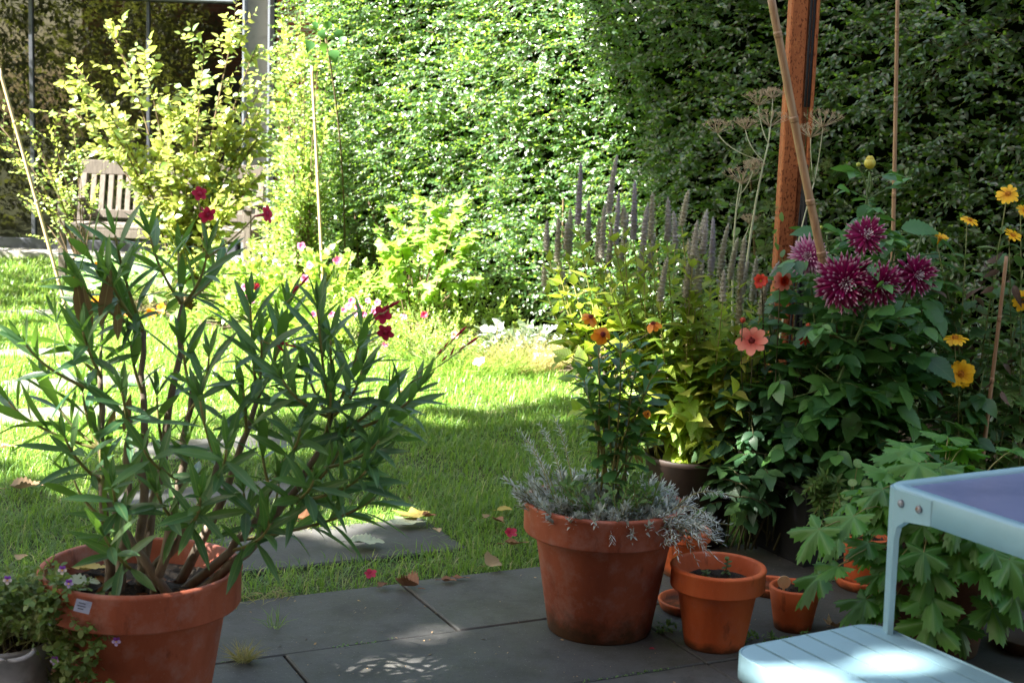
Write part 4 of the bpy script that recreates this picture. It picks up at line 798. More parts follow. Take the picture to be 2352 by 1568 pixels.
# ------------------------------------------------------------------ lavender and wallflower in the centre pot
def lavender():
    c = np.array([P2[0], P2[1], .335]); t = thing('lavender_plant', 'grey silver lavender and trailing stems filling the centre pot', 'flowering plant', c); mbL, mbS, mbG = MB(), MB(), MB()
    n = 330; a = ru(0, 2 * math.pi, n); r = .19 * np.sqrt(ru(0, 1, n)); P = c + np.stack([r * np.cos(a), r * np.sin(a), ru(-.02, .01, n)], 1)
    D = np.stack([np.cos(a) * r * 3, np.sin(a) * r * 3 - .2, ru(.5, 1.1, n)], 1) + rv(n) * .3
    LEN = ru(.05, .10, n); left = P[:, 0] < c[0] - .1; LEN[left] *= 1.45; right = P[:, 0] > c[0] + .08; LEN[right] *= .9
    shoots(mbL, mbS, P, D, LEN, 26, T_needle, .028, 48, .02, opp=False, r=.0018, W=2.5, bend=.1, sag=.1)
    m = 60; a = ru(-.9, .5, m); P = c + np.stack([.19 * np.cos(a) + ru(-.05, .05, m), -.12 + ru(-.06, .06, m), np.full(m, .01)], 1); shoots(mbL, mbS, P, np.stack([ru(.0, .9, m), ru(-.8, 0, m), ru(-.1, .5, m)], 1), ru(.06, .14, m), 20, T_needle, .022, 55, .05, opp=False, r=.001, W=1.7, sag=.4)
    for u, v in ((1405, 1205), (1620, 1180), (1600, 1235), (1640, 1130), (1210, 1010), (1225, 1040), (1255, 1000), (1285, 985)):
        e = at(u, v, c[1] - .2 if v > 1100 else c[1]); s0 = c + np.array([(e[0] - c[0]) * .6, -.1, .02]); pts = bez(s0, (s0 + e) / 2 + UP * .05, e, 8); tube(mbS, pts, .0013, 4)
        shoots(mbL, None, pts[3:], np.gradient(pts, axis=0)[3:], .05, 14, T_needle, .02, 60, .05, opp=False, W=1.2)
    n = 60; a = ru(0, 6.28, n); P = c + np.stack([.12 * np.cos(a), .1 * np.sin(a) - .05, ru(0, .05, n)], 1); shoots(mbG, mbS, P, rv(n) + UP * 1.3, ru(.06, .14, n), 8, T_obov, .034, 45, .1, opp=False, W=.9)
    mbL.build('silver_foliage', M['lav'], t); mbG.build('green_foliage', M['cress'], t); mbS.build('stems', M['ole_green'], t)
lavender()
def daisy(parent, c, face, R_, npet, mat, cmat, W=1.0, cup=.15, layers=1, rc=.28, T=None, label=None, name='flower', bend=.2):
    face = nrm(np.array(face, float)); ux = nrm(np.cross(face, [.13, .22, .95])); uy = np.cross(face, ux); f = MB(); c = np.array(c, float)
    for k in range(layers):
        an = np.arange(npet) * 2 * math.pi / npet + k * math.pi / npet + rng.normal(0, .06, npet) + rng.random(); ax = np.cos(an)[:, None] * ux + np.sin(an)[:, None] * uy + face * (cup + .25 * k) + rv(npet) * .08
        scatter(f, T or T_petal, c + ax * R_ * .12, ax, face - ax * .2 + rv(npet) * .15, R_ * (1 - .15 * k) * ru(.85, 1.08, npet), W, bend)
    tube(f, [c - face * .02, c - face * .008, c + face * .001], [.0018, .003, .005], 6)
    o = f.build(name, mat, parent); 
    if label: o['label'] = label
    if cmat is not None:
        d = MB(); r = R_ * rc; th = np.linspace(0, 2 * math.pi, 18, endpoint=False); V = [c + face * r * .75]; rings = [(0.5, .62), (.85, .3), (1, -.05)]
        for q, hgt in rings: V += [c + (math.cos(a) * ux + math.sin(a) * uy) * r * q + face * r * hgt for a in th]
        i = np.arange(18); j = (i + 1) % 18; d.add(V, [np.stack([0 * i, 1 + i, 1 + j], 1), np.concatenate([np.stack([1 + k * 18 + i, 1 + k * 18 + 18 + i, 1 + k * 18 + 18 + j, 1 + k * 18 + j], 1) for k in range(2)])])
        n = 26; a2 = ru(0, 6.28, n); q = np.sqrt(ru(0, 1, n)); P = c + (np.cos(a2) * q)[:, None] * ux * r + (np.sin(a2) * q)[:, None] * uy * r + face * r * .5; sticks(d, P, P + face * r * .35 + rv(n) * r * .12, r * .09, r * .05)
        d.build('flower_centre', cmat, o)
    return c - face * .02
def wallflower():
    c = np.array([P2[0] + .01, P2[1], .335]); t = thing('wallflower_plant', 'dark green bushy stems with orange yellow flowers rising from the lavender pot', 'flowering plant', c); mbL, mbS = MB(), MB(); Y = c[1]
    ends = [(1335, 850), (1375, 800), (1425, 785), (1470, 800), (1510, 840), (1350, 910), (1405, 870), (1450, 890), (1500, 930), (1385, 960), (1440, 985), (1480, 990)]
    for u, v in ends:
        e = at(u, v, Y + ru(-.07, .08)); pts = bez(c + np.array([ru(-.05, .05), ru(-.03, .03), 0]), np.array([c[0] + (e[0] - c[0]) * .45 + ru(-.03, .03), c[1], (c[2] + e[2]) / 2]), e, 10); tube(mbS, pts, np.linspace(.0042, .002, 10), 6)
        leafy(mbL, pts, 7, T_obov, .070, 62, max(.4, 1 - .17 / np.linalg.norm(e - c)), 1.0, .1, 3, .6, 1.0, .2, .35)
    fl = [(1357, 727, (.3, -.55, .8), .021), (1385, 768, (.25, -.9, .3), .023), (1500, 742, (-.3, -.4, .85), .020), (1488, 950, (.2, -1, .5), .010)]
    for u, v, fc, r in fl:
        p = at(u, v, Y - .03); b = daisy(t, p, fc, r * 1.25, 7, M['orange'], M['centre_d'], 1.15, -.45, 1, .27, T_petalw); e = at(1425, 810, Y); tube(mbS, bez(e, (e + b) / 2, b, 6), .0015, 5)
    mbL.build('foliage', M['wall'], t); mbS.build('stems', M['ole_green'], t)
wallflower()

# ------------------------------------------------------------------ hyssop
SPK = [(1335, 375, 512, 8), (1408, 360, 488, 10), (1313, 483, 585, 6), (1354, 470, 555, 4), (1388, 475, 590, 6), (1372, 508, 600, -2), (1420, 445, 560, 6), (1458, 415, 548, 3), (1405, 520, 610, 8), (1440, 490, 600, 14), (1432, 470, 520, 0), (1500, 440, 548, 6), (1482, 470, 560, 4), (1498, 535, 620, 8), (1475, 552, 640, 2), (1528, 580, 690, 12), (1541, 458, 550, 8), (1556, 482, 570, 6), (1578, 433, 515, 12), (1597, 510, 585, 4), (1588, 556, 640, 0), (1625, 482, 550, 18), (1642, 500, 630, 10), (1628, 495, 580, 14), (1604, 555, 660, 6), (1662, 520, 625, 8), (1640, 530, 610, 6), (1690, 540, 640, 14), (1710, 545, 640, 10), (1715, 595, 700, 16), (1738, 590, 690, 10), (1700, 640, 740, 4), (1255, 505, 575, 0), (1285, 497, 600, 6), (1302, 508, 570, 2), (1250, 605, 655, 0), (1296, 620, 680, 4), (1582, 600, 680, 8), (1612, 600, 680, 12), (1660, 620, 690, 0), (1790, 600, 680, 40), (1762, 640, 720, 16), (1775, 690, 740, 4), (1778, 755, 815, 2), (1285, 600, 650, -4)]
def hyssop():
    c = np.array([PB[0], PB[1], .28]); t = thing('hyssop_clump', 'tall hyssop clump with many grey violet flower spikes behind the lavender pot', 'flowering plant', (c[0], c[1], .28)); mbL, mbS = MB(), MB()
    for u, v0, v1, dx in SPK:
        Y = c[1] + ru(-.22, .25); a = at(u, v0, Y); b = at(u - dx, v1, Y + ru(-.02, .02)); L = np.linalg.norm(a - b); d = (a - b) / L; nw = max(5, int(L / .0112)); mb = MB(); bw = rv(1)[0] * L * ru(0, .14)
        ux = nrm(np.cross(d, [.2, .9, .1])); uy = np.cross(d, ux)
        tt = np.arange(nw) / (nw - 1); rad = np.interp(tt, [0, .12, .6, .92, 1], [.0135, .015, .0125, .0085, .004]) * .95
        for q in range(nw):
            nn = 20; an = np.arange(nn) * 2 * math.pi / nn + rng.random() * 6; oz = ru(-.0035, .0035, nn)
            s = np.cos(an)[:, None] * ux + np.sin(an)[:, None] * uy; P = b + d * L * tt[q] + bw * tt[q] ** 2 + s * rad[q] * .35 + d * oz[:, None]
            scatter(mb, T_small, P, s * ru(.7, 1.2, (nn, 1)) + d * ru(.1, .9, (nn, 1)), d + rv(nn) * .3, rad[q] * ru(.7, 1.0, nn), 1.3, .2)
        zz = np.linspace(-.004, L, nw * 4); tube(mb, b + d * zz[:, None] + bw * (np.clip(zz / L, 0, 1) ** 2)[:, None], np.interp(np.clip(zz / L, 0, 1), tt, rad) * (.74 + .18 * np.cos(zz / L * (nw - 1) * 2 * math.pi)), 9)
        if rng.random() < .5:      # a separate whorl lower on the stalk
            q = b - d * ru(.022, .04); nn = 18; an = np.arange(nn) * 2 * math.pi / nn; s = np.cos(an)[:, None] * ux + np.sin(an)[:, None] * uy
            scatter(mb, T_small, q + s * .004, s + d * ru(-.3, .8, (nn, 1)), d + rv(nn) * .3, .0125, 1.4, .2)
        mb.build('flower_spike', M['spike'], t)
        base = c + np.array([ru(-.11, .11) + (u - 1530) / 2400, ru(-.08, .08), 0]); mid = np.array([base[0] * .35 + b[0] * .65, (base[1] + b[1]) / 2, base[2] * .5 + b[2] * .5 - .05]); pts = bez(base, mid, b - d * .002, 16); tube(mbS, pts, np.linspace(.0036, .0017, 16), 5)
        leafy(mbL, pts, 15, T_lancw, .095, 62, .22, .95, .30, 2, .7, 1.25, .22, .25, [(0, 1.15), (.5, 1), (1, .55)])
        if rng.random() < .7:
            k = int(rng.integers(6, 11)); s0 = pts[k]; e = s0 + nrm(pts[k + 1] - pts[k]) * ru(.08, .16) + np.array([ru(-.09, .09), ru(-.09, .05), 0]); br = bez(s0, (s0 + e) / 2 + UP * .02, e, 6); tube(mbS, br, .0013, 4); leafy(mbL, br, 4, T_lancw, .055, 50, .3, 1, .2, 2, .7)
    # lush lower side shoots with broad lime leaves, right of the pot
    for u, v in ((1540, 950), (1590, 960), (1630, 950), (1560, 1010), (1610, 1010), (1580, 1060), (1530, 1000), (1640, 1030), (1520, 900), (1570, 900), (1620, 890), (1670, 920), (1500, 860), (1550, 850), (1600, 830), (1660, 850), (1690, 900), (1320, 870), (1310, 820), (1330, 940), (1290, 830)):
        e = at(u, v, c[1] + ru(-.22, .05)); b = c + np.array([ru(-.08, .08), ru(-.05, .05), 0]); pts = bez(b, (b + e) / 2 + np.array([0, 0, .06]), e, 9); tube(mbS, pts, .002, 5); leafy(mbL, pts, 6, T_heart, .09, 65, .45, 1, .35, 2, 1.1, .82, .25, .3, [(0, 1), (1, .7)])
    mbL.build('foliage', M['aga'], t); mbS.build('stems', M['aga_stem'], t)
hyssop()
# ------------------------------------------------------------------ dahlias
def compound(mbL, mbS, base, d, L, nleaf=5, T=T_tooth, leaf=.1, W=1.0):
    d = nrm(np.array(d, float)); e = base + d * L + UP * L * ru(-.35, .15); pts = bez(base, base + d * L * .5 + UP * L * .06, e, 7); tube(mbS, pts, .0022, 4, False)
    dirn = nrm(pts[-1] - pts[-2]); side = nrm(np.cross(dirn, UP)); upv = nrm(np.cross(side, dirn)) + rv(1)[0] * .45
    P = [e]; AX = [dirn + UP * ru(-.35, .1)]; LL = [leaf]
    for k, tpos in enumerate((.82, .52)[:(nleaf - 1) // 2]):
        p, _ = samp(pts, np.array([tpos]))
        for s in (-1, 1): P.append(p[0]); AX.append(dirn * .65 + side * s * .8 + UP * ru(-.35, .15)); LL.append(leaf * (.85 - .15 * k))
    n = len(P); scatter(mbL, T, np.array(P), np.array(AX), upv + rv(n) * .25, np.array(LL) * ru(.75, 1.2, n) * ru(.8, 1.15), W * ru(.85, 1.1, n), ru(-.05, .45, n))
def cactus_flower(parent, c, face, R_, n, mat, label=None, thin=1.0, wild=.08):
    face = nrm(np.array(face, float)); ux = nrm(np.cross(face, [.1, .2, .97])); uy = np.cross(face, ux); f = MB(); c = np.array(c, float)
    k = np.arange(n); an = k * 2.39996; q = np.sqrt((k + .5) / n); tl = np.radians(12 + 92 * q ** 1.1); s = np.cos(an)[:, None] * ux + np.sin(an)[:, None] * uy
    ax = np.sin(tl)[:, None] * s + np.cos(tl)[:, None] * face + rv(n) * wild; L = R_ * np.interp(q, [0, .25, .6, 1], [.22, .42, .78, 1.0]) * ru(.85, 1.12, n)
    P = c + s * (R_ * .10 * q)[:, None] - face * (R_ * .16 * q)[:, None]; scatter(f, T_ray, P, ax, np.cos(tl)[:, None] * -s + np.sin(tl)[:, None] * face, L, 1.15 * thin * (1.35 - .45 * q), ru(-.25, .25, n))
    o = f.build('dahlia_flower', mat, parent)
    if label: o['label'] = label
    g = MB(); n2 = 22; k = np.arange(n2); an = k * 2.39996; q = np.sqrt((k + .5) / n2); tl = np.radians(5 + 50 * q); s = np.cos(an)[:, None] * ux + np.sin(an)[:, None] * uy
    ax = np.sin(tl)[:, None] * s + np.cos(tl)[:, None] * face + rv(n2) * .1; scatter(g, T_ray, c + s * (R_ * .12 * q)[:, None] + face * R_ * .08, ax, -s + face * .5, R_ * .24 * ru(.8, 1.2, n2), 2.0, -.3); g.build('flower_heart', M['white_petal'], o)
    h = MB(); tube(h, [c - face * R_ * .35, c - face * R_ * .2, c - face * R_ * .08], [.003, .008, .012], 8); h.build('flower_base', M['bud'], o)
    return c - face * R_ * .35
def bud_(mb, c, r, d=(0, 0, 1)):
    d = nrm(np.array(d, float)); t = np.linspace(0, 1, 7); tube(mb, [np.array(c) + d * r * (x * 2 - 1) for x in t], [r * .35] + [r * math.sqrt(max(.02, 1 - (x * 2 - 1) ** 2)) for x in t[1:-1]] + [r * .15], 9)
def dahlia():
    c = np.array([PD[0], PD[1], .23]); t = thing('dahlia_plant', 'tall dark green dahlia with maroon white tipped flowers in the black planter', 'flowering plant', c); mbL, mbS = MB(), MB(); Y = c[1]
    FL = [(1856, 588, (-.35, -1, .15), .066, 95, M['magenta'], 'paler magenta pink dahlia flower behind the leaning cane', .04), (1992, 541, (-.1, -.9, .35), .070, 70, M['purple'], None, .1), (1944, 652, (-.12, -1, .05), .096, 150, M['purple'], None, .06), (2027, 655, (.15, -1, -.12), .074, 90, M['purple'], None, .1), (2108, 632, (.15, -1, .12), .070, 80, M['purple'], None, .1)]
    stems = []
    for u, v, fc, r, n, m, lab, wl in FL:
        yy = Y - .27 if r > .08 else Y - (.30 if u == 2027 else .22 if u > 1900 else .10); e = cactus_flower(t, at(u, v, yy), fc, r, n, m, lab, .85 if n > 90 else 1.0, wl); stems.append(e)
    for u, v, dy in ((1760, 720, .05), (1720, 830, .0), (1850, 660, .1), (1900, 540, .12), (1998, 392, .05), (2060, 545, .12), (2120, 530, .15), (2150, 600, .1), (2210, 720, .12), (2000, 720, -.05), (1930, 770, -.1), (2080, 750, 0), (2160, 820, -.02), (1850, 790, -.06), (1790, 860, -.12), (2230, 900, 0), (2060, 900, -.12), (1960, 900, -.16), (1880, 930, -.15), (2130, 960, -.12), (2200, 1000, -.1), (2030, 1010, -.2), (1930, 1020, -.2), (2100, 1060, -.2), (1840, 1010, -.15), (1990, 860, .0), (2070, 660, .08), (1930, 600, .12), (2000, 470, .05)):
        stems.append(at(u, v, Y + dy))
    for e in stems:
        b = c + np.array([ru(-.12, .12), ru(-.1, .1), 0]); pts = bez(b, np.array([b[0] * .4 + e[0] * .6, b[1] * .5 + e[1] * .5, b[2] * .45 + e[2] * .55]), e, 12); tube(mbS, pts, np.linspace(.0075, .0032, 12), 6)
        L = np.linalg.norm(e - b); nn = max(3, int(L / .085)); p, T_ = samp(pts, np.linspace(.22, .97, nn))
        for k in range(nn):
            a0 = ru(0, 6.28)
            for s in (0, math.pi):
                d = np.array([math.cos(a0 + s), math.sin(a0 + s), 0]) + T_[k] * .35 + np.array([0, -.25, 0]); sc = np.interp(k / nn, [0, .6, 1], [1.1, 1, .62]); compound(mbL, mbS, p[k], d, ru(.07, .15) * sc, 5 if rng.random() < .6 else 3, T_tooth, ru(.075, .115) * sc)
    # a few broad leaves near the flowers, as in the photograph
    for u, v, ax, L, y in ((2070, 525, (1, -.1, .1), .125, -.02), (1905, 700, (-.15, -.4, -1), .11, -.14), (1840, 625, (-1, -.2, .05), .10, -.05), (1960, 945, (-.2, -.5, -1), .10, -.22), (2010, 905, (1, -.4, .1), .12, -.2), (2060, 935, (.9, -.5, -.5), .1, -.2), (1880, 535, (-1, -.2, .1), .09, .02), (1990, 470, (-.2, -.5, -.6), .085, .03), (2120, 690, (.6, -.5, -.7), .12, -.03), (2060, 690, (.5, -.6, -.8), .11, -.06), (1890, 590, (.8, -.2, -.1), .05, -.13)):
        scatter(mbL, T_tooth, at(u, v, Y + y)[None], np.array([ax], float), np.array([[.1, -.55, .8]]), L, 1.05, .25)
    mbL.build('foliage', M['dah'], t); mbS.build('stems', M['dstem'], t)
    for u, v, r, m in ((1998, 375, .019, 'budyel'), (1972, 378, .0075, 'bud'), (1886, 523, .0075, 'bud'), (2003, 828, .0085, 'bud')):
        p = at(u, v, Y - .02); mb = MB(); bud_(mb, p, r, (-.1, -.25, 1)); 
        if r > .01:
            n = 22; an = np.arange(n) * 2.4; s = np.stack([np.cos(an), np.sin(an), 0 * an], 1); scatter(mb, T_petalw, p + s * r * .55 - UP * r * .8, s * .35 + UP, s * 1.0, r * 1.9, .62, .45)
        o = mb.build('flower_bud', M[m], t); 
        if r > .01: o['label'] = 'large half open yellow dahlia bud at the very top'
        s = MB(); q = at(1998 if r > .01 else u + 22, v + 70, Y); tube(s, bez(q, (q + p) / 2 + np.array([.01, 0, 0]), p - UP * r, 7), .0025, 5); n = 5; an = np.arange(n) * 1.26; s3 = np.stack([np.cos(an), np.sin(an), 0 * an - .3], 1); scatter(s, T_small, np.tile(p - UP * r * .9, (n, 1)), s3, UP, r * 1.2, 1.0, .2); s.build('bud_stalk', M['dstem'], o)
dahlia()
def coral_dahlia():
    c = at(1735, 1235, PD[1] - .05); c[2] = 0.0; t = thing('coral_dahlia_plant', 'shorter dahlia with coral and red flowers between the hyssop and the tall dahlia', 'flowering plant', c); mbL, mbS = MB(), MB(); Y = c[1] - .02
    F = [(1727, 783, (-.35, -.75, .5), .050, 8, 'coral', 'centre_d', T_petalw, .25, 1), (1800, 645, (.35, -.9, .1), .032, 8, 'coral', None, T_petalw, .1, 1), (1748, 646, (-.3, -.9, .3), .022, 9, 'scarlet', 'centre_o', T_petalw, .3, 2), (1848, 777, (.1, -1, .1), .021, 8, 'scarlet', 'centre_y', T_petal, .1, 2)]
    for k, (u, v, fc, r, n, m, cm, T, cup, ly) in enumerate(F):
        p = at(u, v, Y - .05); lab = ['largest coral flower with a dark red throat', 'coral flower with a frilled orange red centre', 'bright red flower partly behind a hyssop spike', 'small star shaped red flower'][k]
        b = daisy(t, p, fc, r, n, M[m], M[cm] if cm else None, 1.05, cup, ly, .25, T, lab)
        if k == 1:
            g = MB(); nn = 60; an = np.arange(nn) * 2.4; fcn = nrm(np.array(fc, float)); ux = nrm(np.cross(fcn, UP)); uy = np.cross(fcn, ux); q = np.sqrt((np.arange(nn) + .5) / nn); s = np.cos(an)[:, None] * ux + np.sin(an)[:, None] * uy
            scatter(g, T_petal, p + s * (r * .2 * q)[:, None], s * q[:, None] + fcn * .9 + rv(nn) * .2, fcn - s, r * .42, 1.2, .2); g.build('frilled_centre', M['scarlet'], bpy.data.objects[[o.name for o in t.children if o.get('label') == lab][0]])
        e = c + np.array([ru(-.06, .06), ru(-.05, .05), .05]); tube(mbS, bez(e, np.array([(e[0] + p[0]) / 2, e[1], e[2] * .4 + p[2] * .6]), b, 12), .0024, 5)
    for u, v, m in ((1857, 748, 'redbud'), (1796, 903, 'redbud'), (1706, 735, 'redbud')):
        p = at(u, v, Y - .05); mb = MB(); bud_(mb, p, .0095, (.2, -.3, 1)); n = 9; an = np.arange(n) * .7; s = np.stack([np.cos(an), np.sin(an), 0 * an], 1); scatter(mb, T_small, np.tile(p, (n, 1)), s + UP * .6, UP, .012, 1, .3); mb.build('flower_bud', M[m], t)
        e = c + np.array([0, 0, .25]); tube(mbS, bez(e, np.array([p[0], (e[1] + p[1]) / 2, e[2] * .5 + p[2] * .5]), p, 9), .0017, 4)
    for u, v, dy in ((1700, 880, .05), (1760, 900, 0), (1820, 880, .08), (1730, 950, -.05), (1790, 970, -.05), (1850, 960, 0), (1700, 1020, -.02), (1760, 1040, -.1), (1820, 1060, -.1), (1680, 950, .1), (1740, 830, .1), (1700, 1090, -.1), (1880, 1050, -.1), (1690, 1140, -.12), (1870, 900, .05), (1650, 1060, .05), (1660, 1000, .1)):
        e = at(u, v, Y + dy); b = c + np.array([ru(-.1, .1), ru(-.06, .06), .02]); pts = bez(b, np.array([b[0] * .4 + e[0] * .6, b[1], b[2] * .4 + e[2] * .6]), e, 10); tube(mbS, pts, np.linspace(.0042, .002, 10), 5); L = np.linalg.norm(e - b); nn = max(3, int(L / .075)); p, T_ = samp(pts, np.linspace(.5, .98, nn))
        for k in range(nn):
            a0 = ru(0, 6.28)
            for s in (0, math.pi): compound(mbL, mbS, p[k], np.array([math.cos(a0 + s), math.sin(a0 + s) - .3, .2]), ru(.05, .10), 5 if rng.random() < .5 else 3, T_tooth, ru(.05, .085))
    mbL.build('foliage', M['dah2'], t); mbS.build('stems', M['dstem_dark'], t)
coral_dahlia()
def heliopsis():
    c = at(2260, 1130, 4.75); c[2] = 0; t = thing('heliopsis_plant', 'straggly false sunflower with yellow daisies and browned leaves at the right', 'flowering plant', c); mbL, mbS = MB(), MB(); Y = c[1]
    F = [(2315, 446, (-.15, -.75, .6), .034, 13, 0), (2227, 506, (.2, -.45, .85), .027, 12, 0), (2158, 549, (.2, -.35, .9), .026, 12, .6), (2325, 542, (.25, -.5, .8), .030, 10, .2), (2194, 776, (-.1, -.3, .95), .037, 14, -.1), (2207, 858, (-.1, -1, .18), .042, 16, 0), (2350, 690, (.1, -1, .3), .034, 13, 0), (2353, 485, (.3, -.6, .6), .026, 12, 0), (2250, 452, (0, -.3, 1), .012, 10, .9)]
    ends = []
    for k, (u, v, fc, r, n, cup) in enumerate(F[:8]):
        p = at(u, v, Y - (.20 if k in (4, 5) else .08)); ends.append(daisy(t, p, fc, r, n, M['yellow'], M['centre_o'], 1.15, .1 + cup, 2 if k == 5 else 1, .30, T_petal, 'fully open yellow daisy facing the viewer, lowest of the plant' if k == 5 else None, 'daisy_flower'))
    for u, v, dy in ((2180, 760, .05), (2240, 640, 0), (2290, 600, .05), (2340, 780, 0), (2150, 700, .1), (2260, 850, -.08), (2330, 920, 0), (2230, 950, -.1), (2290, 990, -.1), (2190, 940, 0), (2350, 620, .1), (2140, 860, .05), (2160, 1000, -.05), (2350, 1020, -.1), (2130, 580, .1)): ends.append(at(u, v, Y + dy))
    for e in ends:
        b = c + np.array([ru(-.18, .2), ru(-.12, .12), 0]); pts = bez(b, np.array([b[0] * .35 + e[0] * .65 + ru(-.03, .03), (b[1] + e[1]) / 2, b[2] * .5 + e[2] * .5]), e, 14); tube(mbS, pts, np.linspace(.0042, .0018, 14), 5); L = np.linalg.norm(e - b)
        leafy(mbL, pts, max(5, int(L / .07)), T_tooth, .095, 60, .18, .9, .35, 2, .8, .9, .35, .35, [(0, 1.1), (.7, 1), (1, .5)])
    mbL.build('foliage', M['helio'], t); mbS.build('stems', M['helio_stem'], t); D = MB(); n = 46
    uu, vv = ru(2150, 2350, n), ru(600, 1000, n); P = np.array([at(a, b, Y - .05 + ru(-.1, .08)) for a, b in zip(uu, vv)]); scatter(D, T_tooth, P, rv(n) - UP * .7, rv(n), ru(.03, .06, n), .7, ru(.5, 1.3, n)); D.build('withered_leaves', dead('withered', lin(.07, .045, .035), lin(.12, .08, .06), lin(.05, .035, .03)), t)
heliopsis()
# ------------------------------------------------------------------ dried fennel around the post
def fennel():
    Y = 5.15; c = at(1690, 1000, Y); c[2] = 0; t = thing('fennel_plant', 'dried fennel with straw coloured seed umbels around the rusty post', 'plant', c); st, fl = MB(), MB()
    umb = [(1648, 290, 58, 300), (1712, 285, 45, 420), (1742, 226, 60, 380), (1768, 272, 70, 420), (1704, 402, 75, 470), (1890, 272, 75, 400), (1862, 300, 60, 410), (1775, 215, 40, 330), (1730, 380, 40, 500), (1722, 505, 34, 560)]
    trunk = bez(c, at(1690, 620, Y), at(1765, 330, Y), 16); tube(st, trunk, np.linspace(.008, .003, 16), 7); tr2 = bez(c + np.array([.03, 0, 0]), at(1665, 600, Y + .05), at(1700, 420, Y), 14); tube(st, tr2, np.linspace(.0065, .0025, 14), 6)
    tr3 = bez(c + np.array([.1, .06, 0]), at(1800, 640, Y + .3), at(1870, 420, Y + .3), 14); tube(st, tr3, np.linspace(.005, .0022, 14), 6); allt = np.concatenate([trunk, tr2, tr3])
    for u, v, wd, vb in umb:
        yb = Y + (.3 if u > 1820 else ru(-.06, .06)); ctr = at(u, v + wd * .28, yb); R_ = px(wd, yb) * .62; cand = allt[allt[:, 2] < ctr[2] - .08]; s0 = cand[np.argmin(np.linalg.norm(cand - ctr, axis=1))]; tube(st, bez(s0, (s0 + ctr) / 2 + np.array([(ctr[0] - s0[0]) * .25, 0, -.02]), ctr, 8), .0019, 5)
        mb = MB(); n = 22; an = np.arange(n) * 2.4; q = np.sqrt((np.arange(n) + .5) / n); e = ctr + np.stack([np.cos(an) * q * R_, np.sin(an) * q * R_, R_ * (.75 - .35 * q ** 2) + rng.normal(0, .004, n)], 1)
        sticks(mb, np.tile(ctr, (n, 1)), e, .0013, .0008)
        k = 7; P = np.repeat(e, k, 0); D = rv(n * k); D[:, 2] = np.abs(D[:, 2]) + .4; D = nrm(D); E = P + D * ru(.006, .014, n * k)[:, None]; sticks(mb, P, E, .0005, .0004); sticks(mb, E - D * .001, E + D * .0025, .0012, .0007, 4); mb.build('seed_umbel', M['fen_dry'], t)
    for u, v, r in ((1745, 520, 40), (1770, 480, 35), (1755, 570, 35), (1900, 380, 12), (1720, 350, 12), (1800, 610, 30), (1740, 640, 40), (1690, 560, 15), (1860, 400, 10)):
        p = at(u, v, Y + .02); n = 46; D = rv(n); L = ru(.3, 1, n) * px(r, Y); E = p + D * L[:, None]; sticks(fl, np.tile(p, (n, 1)), E, .0005, .0003)
        k = 4; P = np.repeat(p + D * L[:, None] * .6, k, 0); sticks(fl, P, P + rv(n * k) * .014 + np.repeat(D, k, 0) * .01, .0004, .0003)
    st.build('stems', M['fen'], t); fl.build('feathery_leaves', M['fen_leaf'], t)
    gl = MB(); n = 30; P = np.array([at(a, b, Y + .05) for a, b in zip(ru(1640, 1800, n), ru(470, 640, n))]); scatter(gl, T_round, P, rv(n) + np.array([0, -.4, .3]), UP + rv(n) * .5, ru(.025, .04, n), .9, .2); gl.build('round_leaves', M['grey_leaf'] if False else M['cress'], t)
fennel()
# ------------------------------------------------------------------ rusty post, cords, canes
def post():
    Y = 5.6; b = at(1803, 690, Y); x0 = b[0]; w = px(62, Y); t = thing('steel_post', 'rusted brown steel post with a channel on its right side', 'post', (x0, Y, 0)); H = 2.75; mb = MB()
    box(mb, (x0 - w * .18, Y, H / 2), w * .64, .09, H, bev=.006); mb.build('post_body', M['rust'], t); mb = MB(); box(mb, (x0 + w * .435, Y - .035, H / 2), w * .13, .04, H, bev=.003); mb.build('channel_lip', M['rust'], t)
    mb = MB(); box(mb, (x0 + w * .27, Y + .03, H / 2), w * .3, .015, H, bev=.002); mb.build('channel_back', M['rust'], t)
    r = thing('black_cord', 'black cords hanging in a bundle down the right side of the rusty post', 'cord', (x0 + w * .25, Y - .05, .7)); mb = MB()
    for dx in (.19, .31): tube(mb, [(x0 + w * dx + .012 * k - .006, Y - .052, 2.74 - (2.74 - 1.55) * k / 7 ) for k in range(8)] if False else [(x0 + w * dx, Y - .050, z) for z in np.linspace(2.74, 1.5, 8)], .0055, 7)
    mb.build('cord_run', M['rope'], r); mb = MB(); zt = at(1835, 395, Y)[2]
    for k in range(11):
        x = x0 + w * ru(.16, .52); z1 = zt - ru(.55, .75); xx = x + rng.normal(0, .006); tube(mb, bez((x0 + w * ru(.24, .36), Y - .055 - .004 * k, zt + .03), (x, Y - .06 - .004 * k, (zt + z1) / 2 + .1), (xx, Y - .06 - .003 * k, z1), 9), .0048, 6)
    mb.build('hanging_loops', M['rope'], r)
post()
def cane(label, pts, r0, r1, mat, nodes, group='bamboo canes'):
    t = thing('bamboo_cane', label, 'cane', pts[0], group); pts = np.array(pts); P = bez(pts[0], (pts[0] + pts[-1]) / 2 + np.array([.004, 0, 0]), pts[-1], 40) if len(pts) == 2 else samp(pts, np.linspace(0, 1, 40))[0]
    mb = MB(); L = np.linalg.norm(pts[-1] - pts[0]); tt = np.linspace(0, 1, 40); tube(mb, P, np.interp(tt, [0, 1], [r0, r1]), 10); mb.build('culm', mat, t)
    for q in nodes:
        mb = MB(); p, d = samp(P, np.array([q])); r = r0 + (r1 - r0) * q; d = d[0]; p = p[0]; tube(mb, [p - d * .010, p - d * .004, p, p + d * .003, p + d * .010], [r * 1.01, r * 1.12, r * 1.04, r * 1.16, r * 1.01], 10); mb.build('cane_node', mat, t)
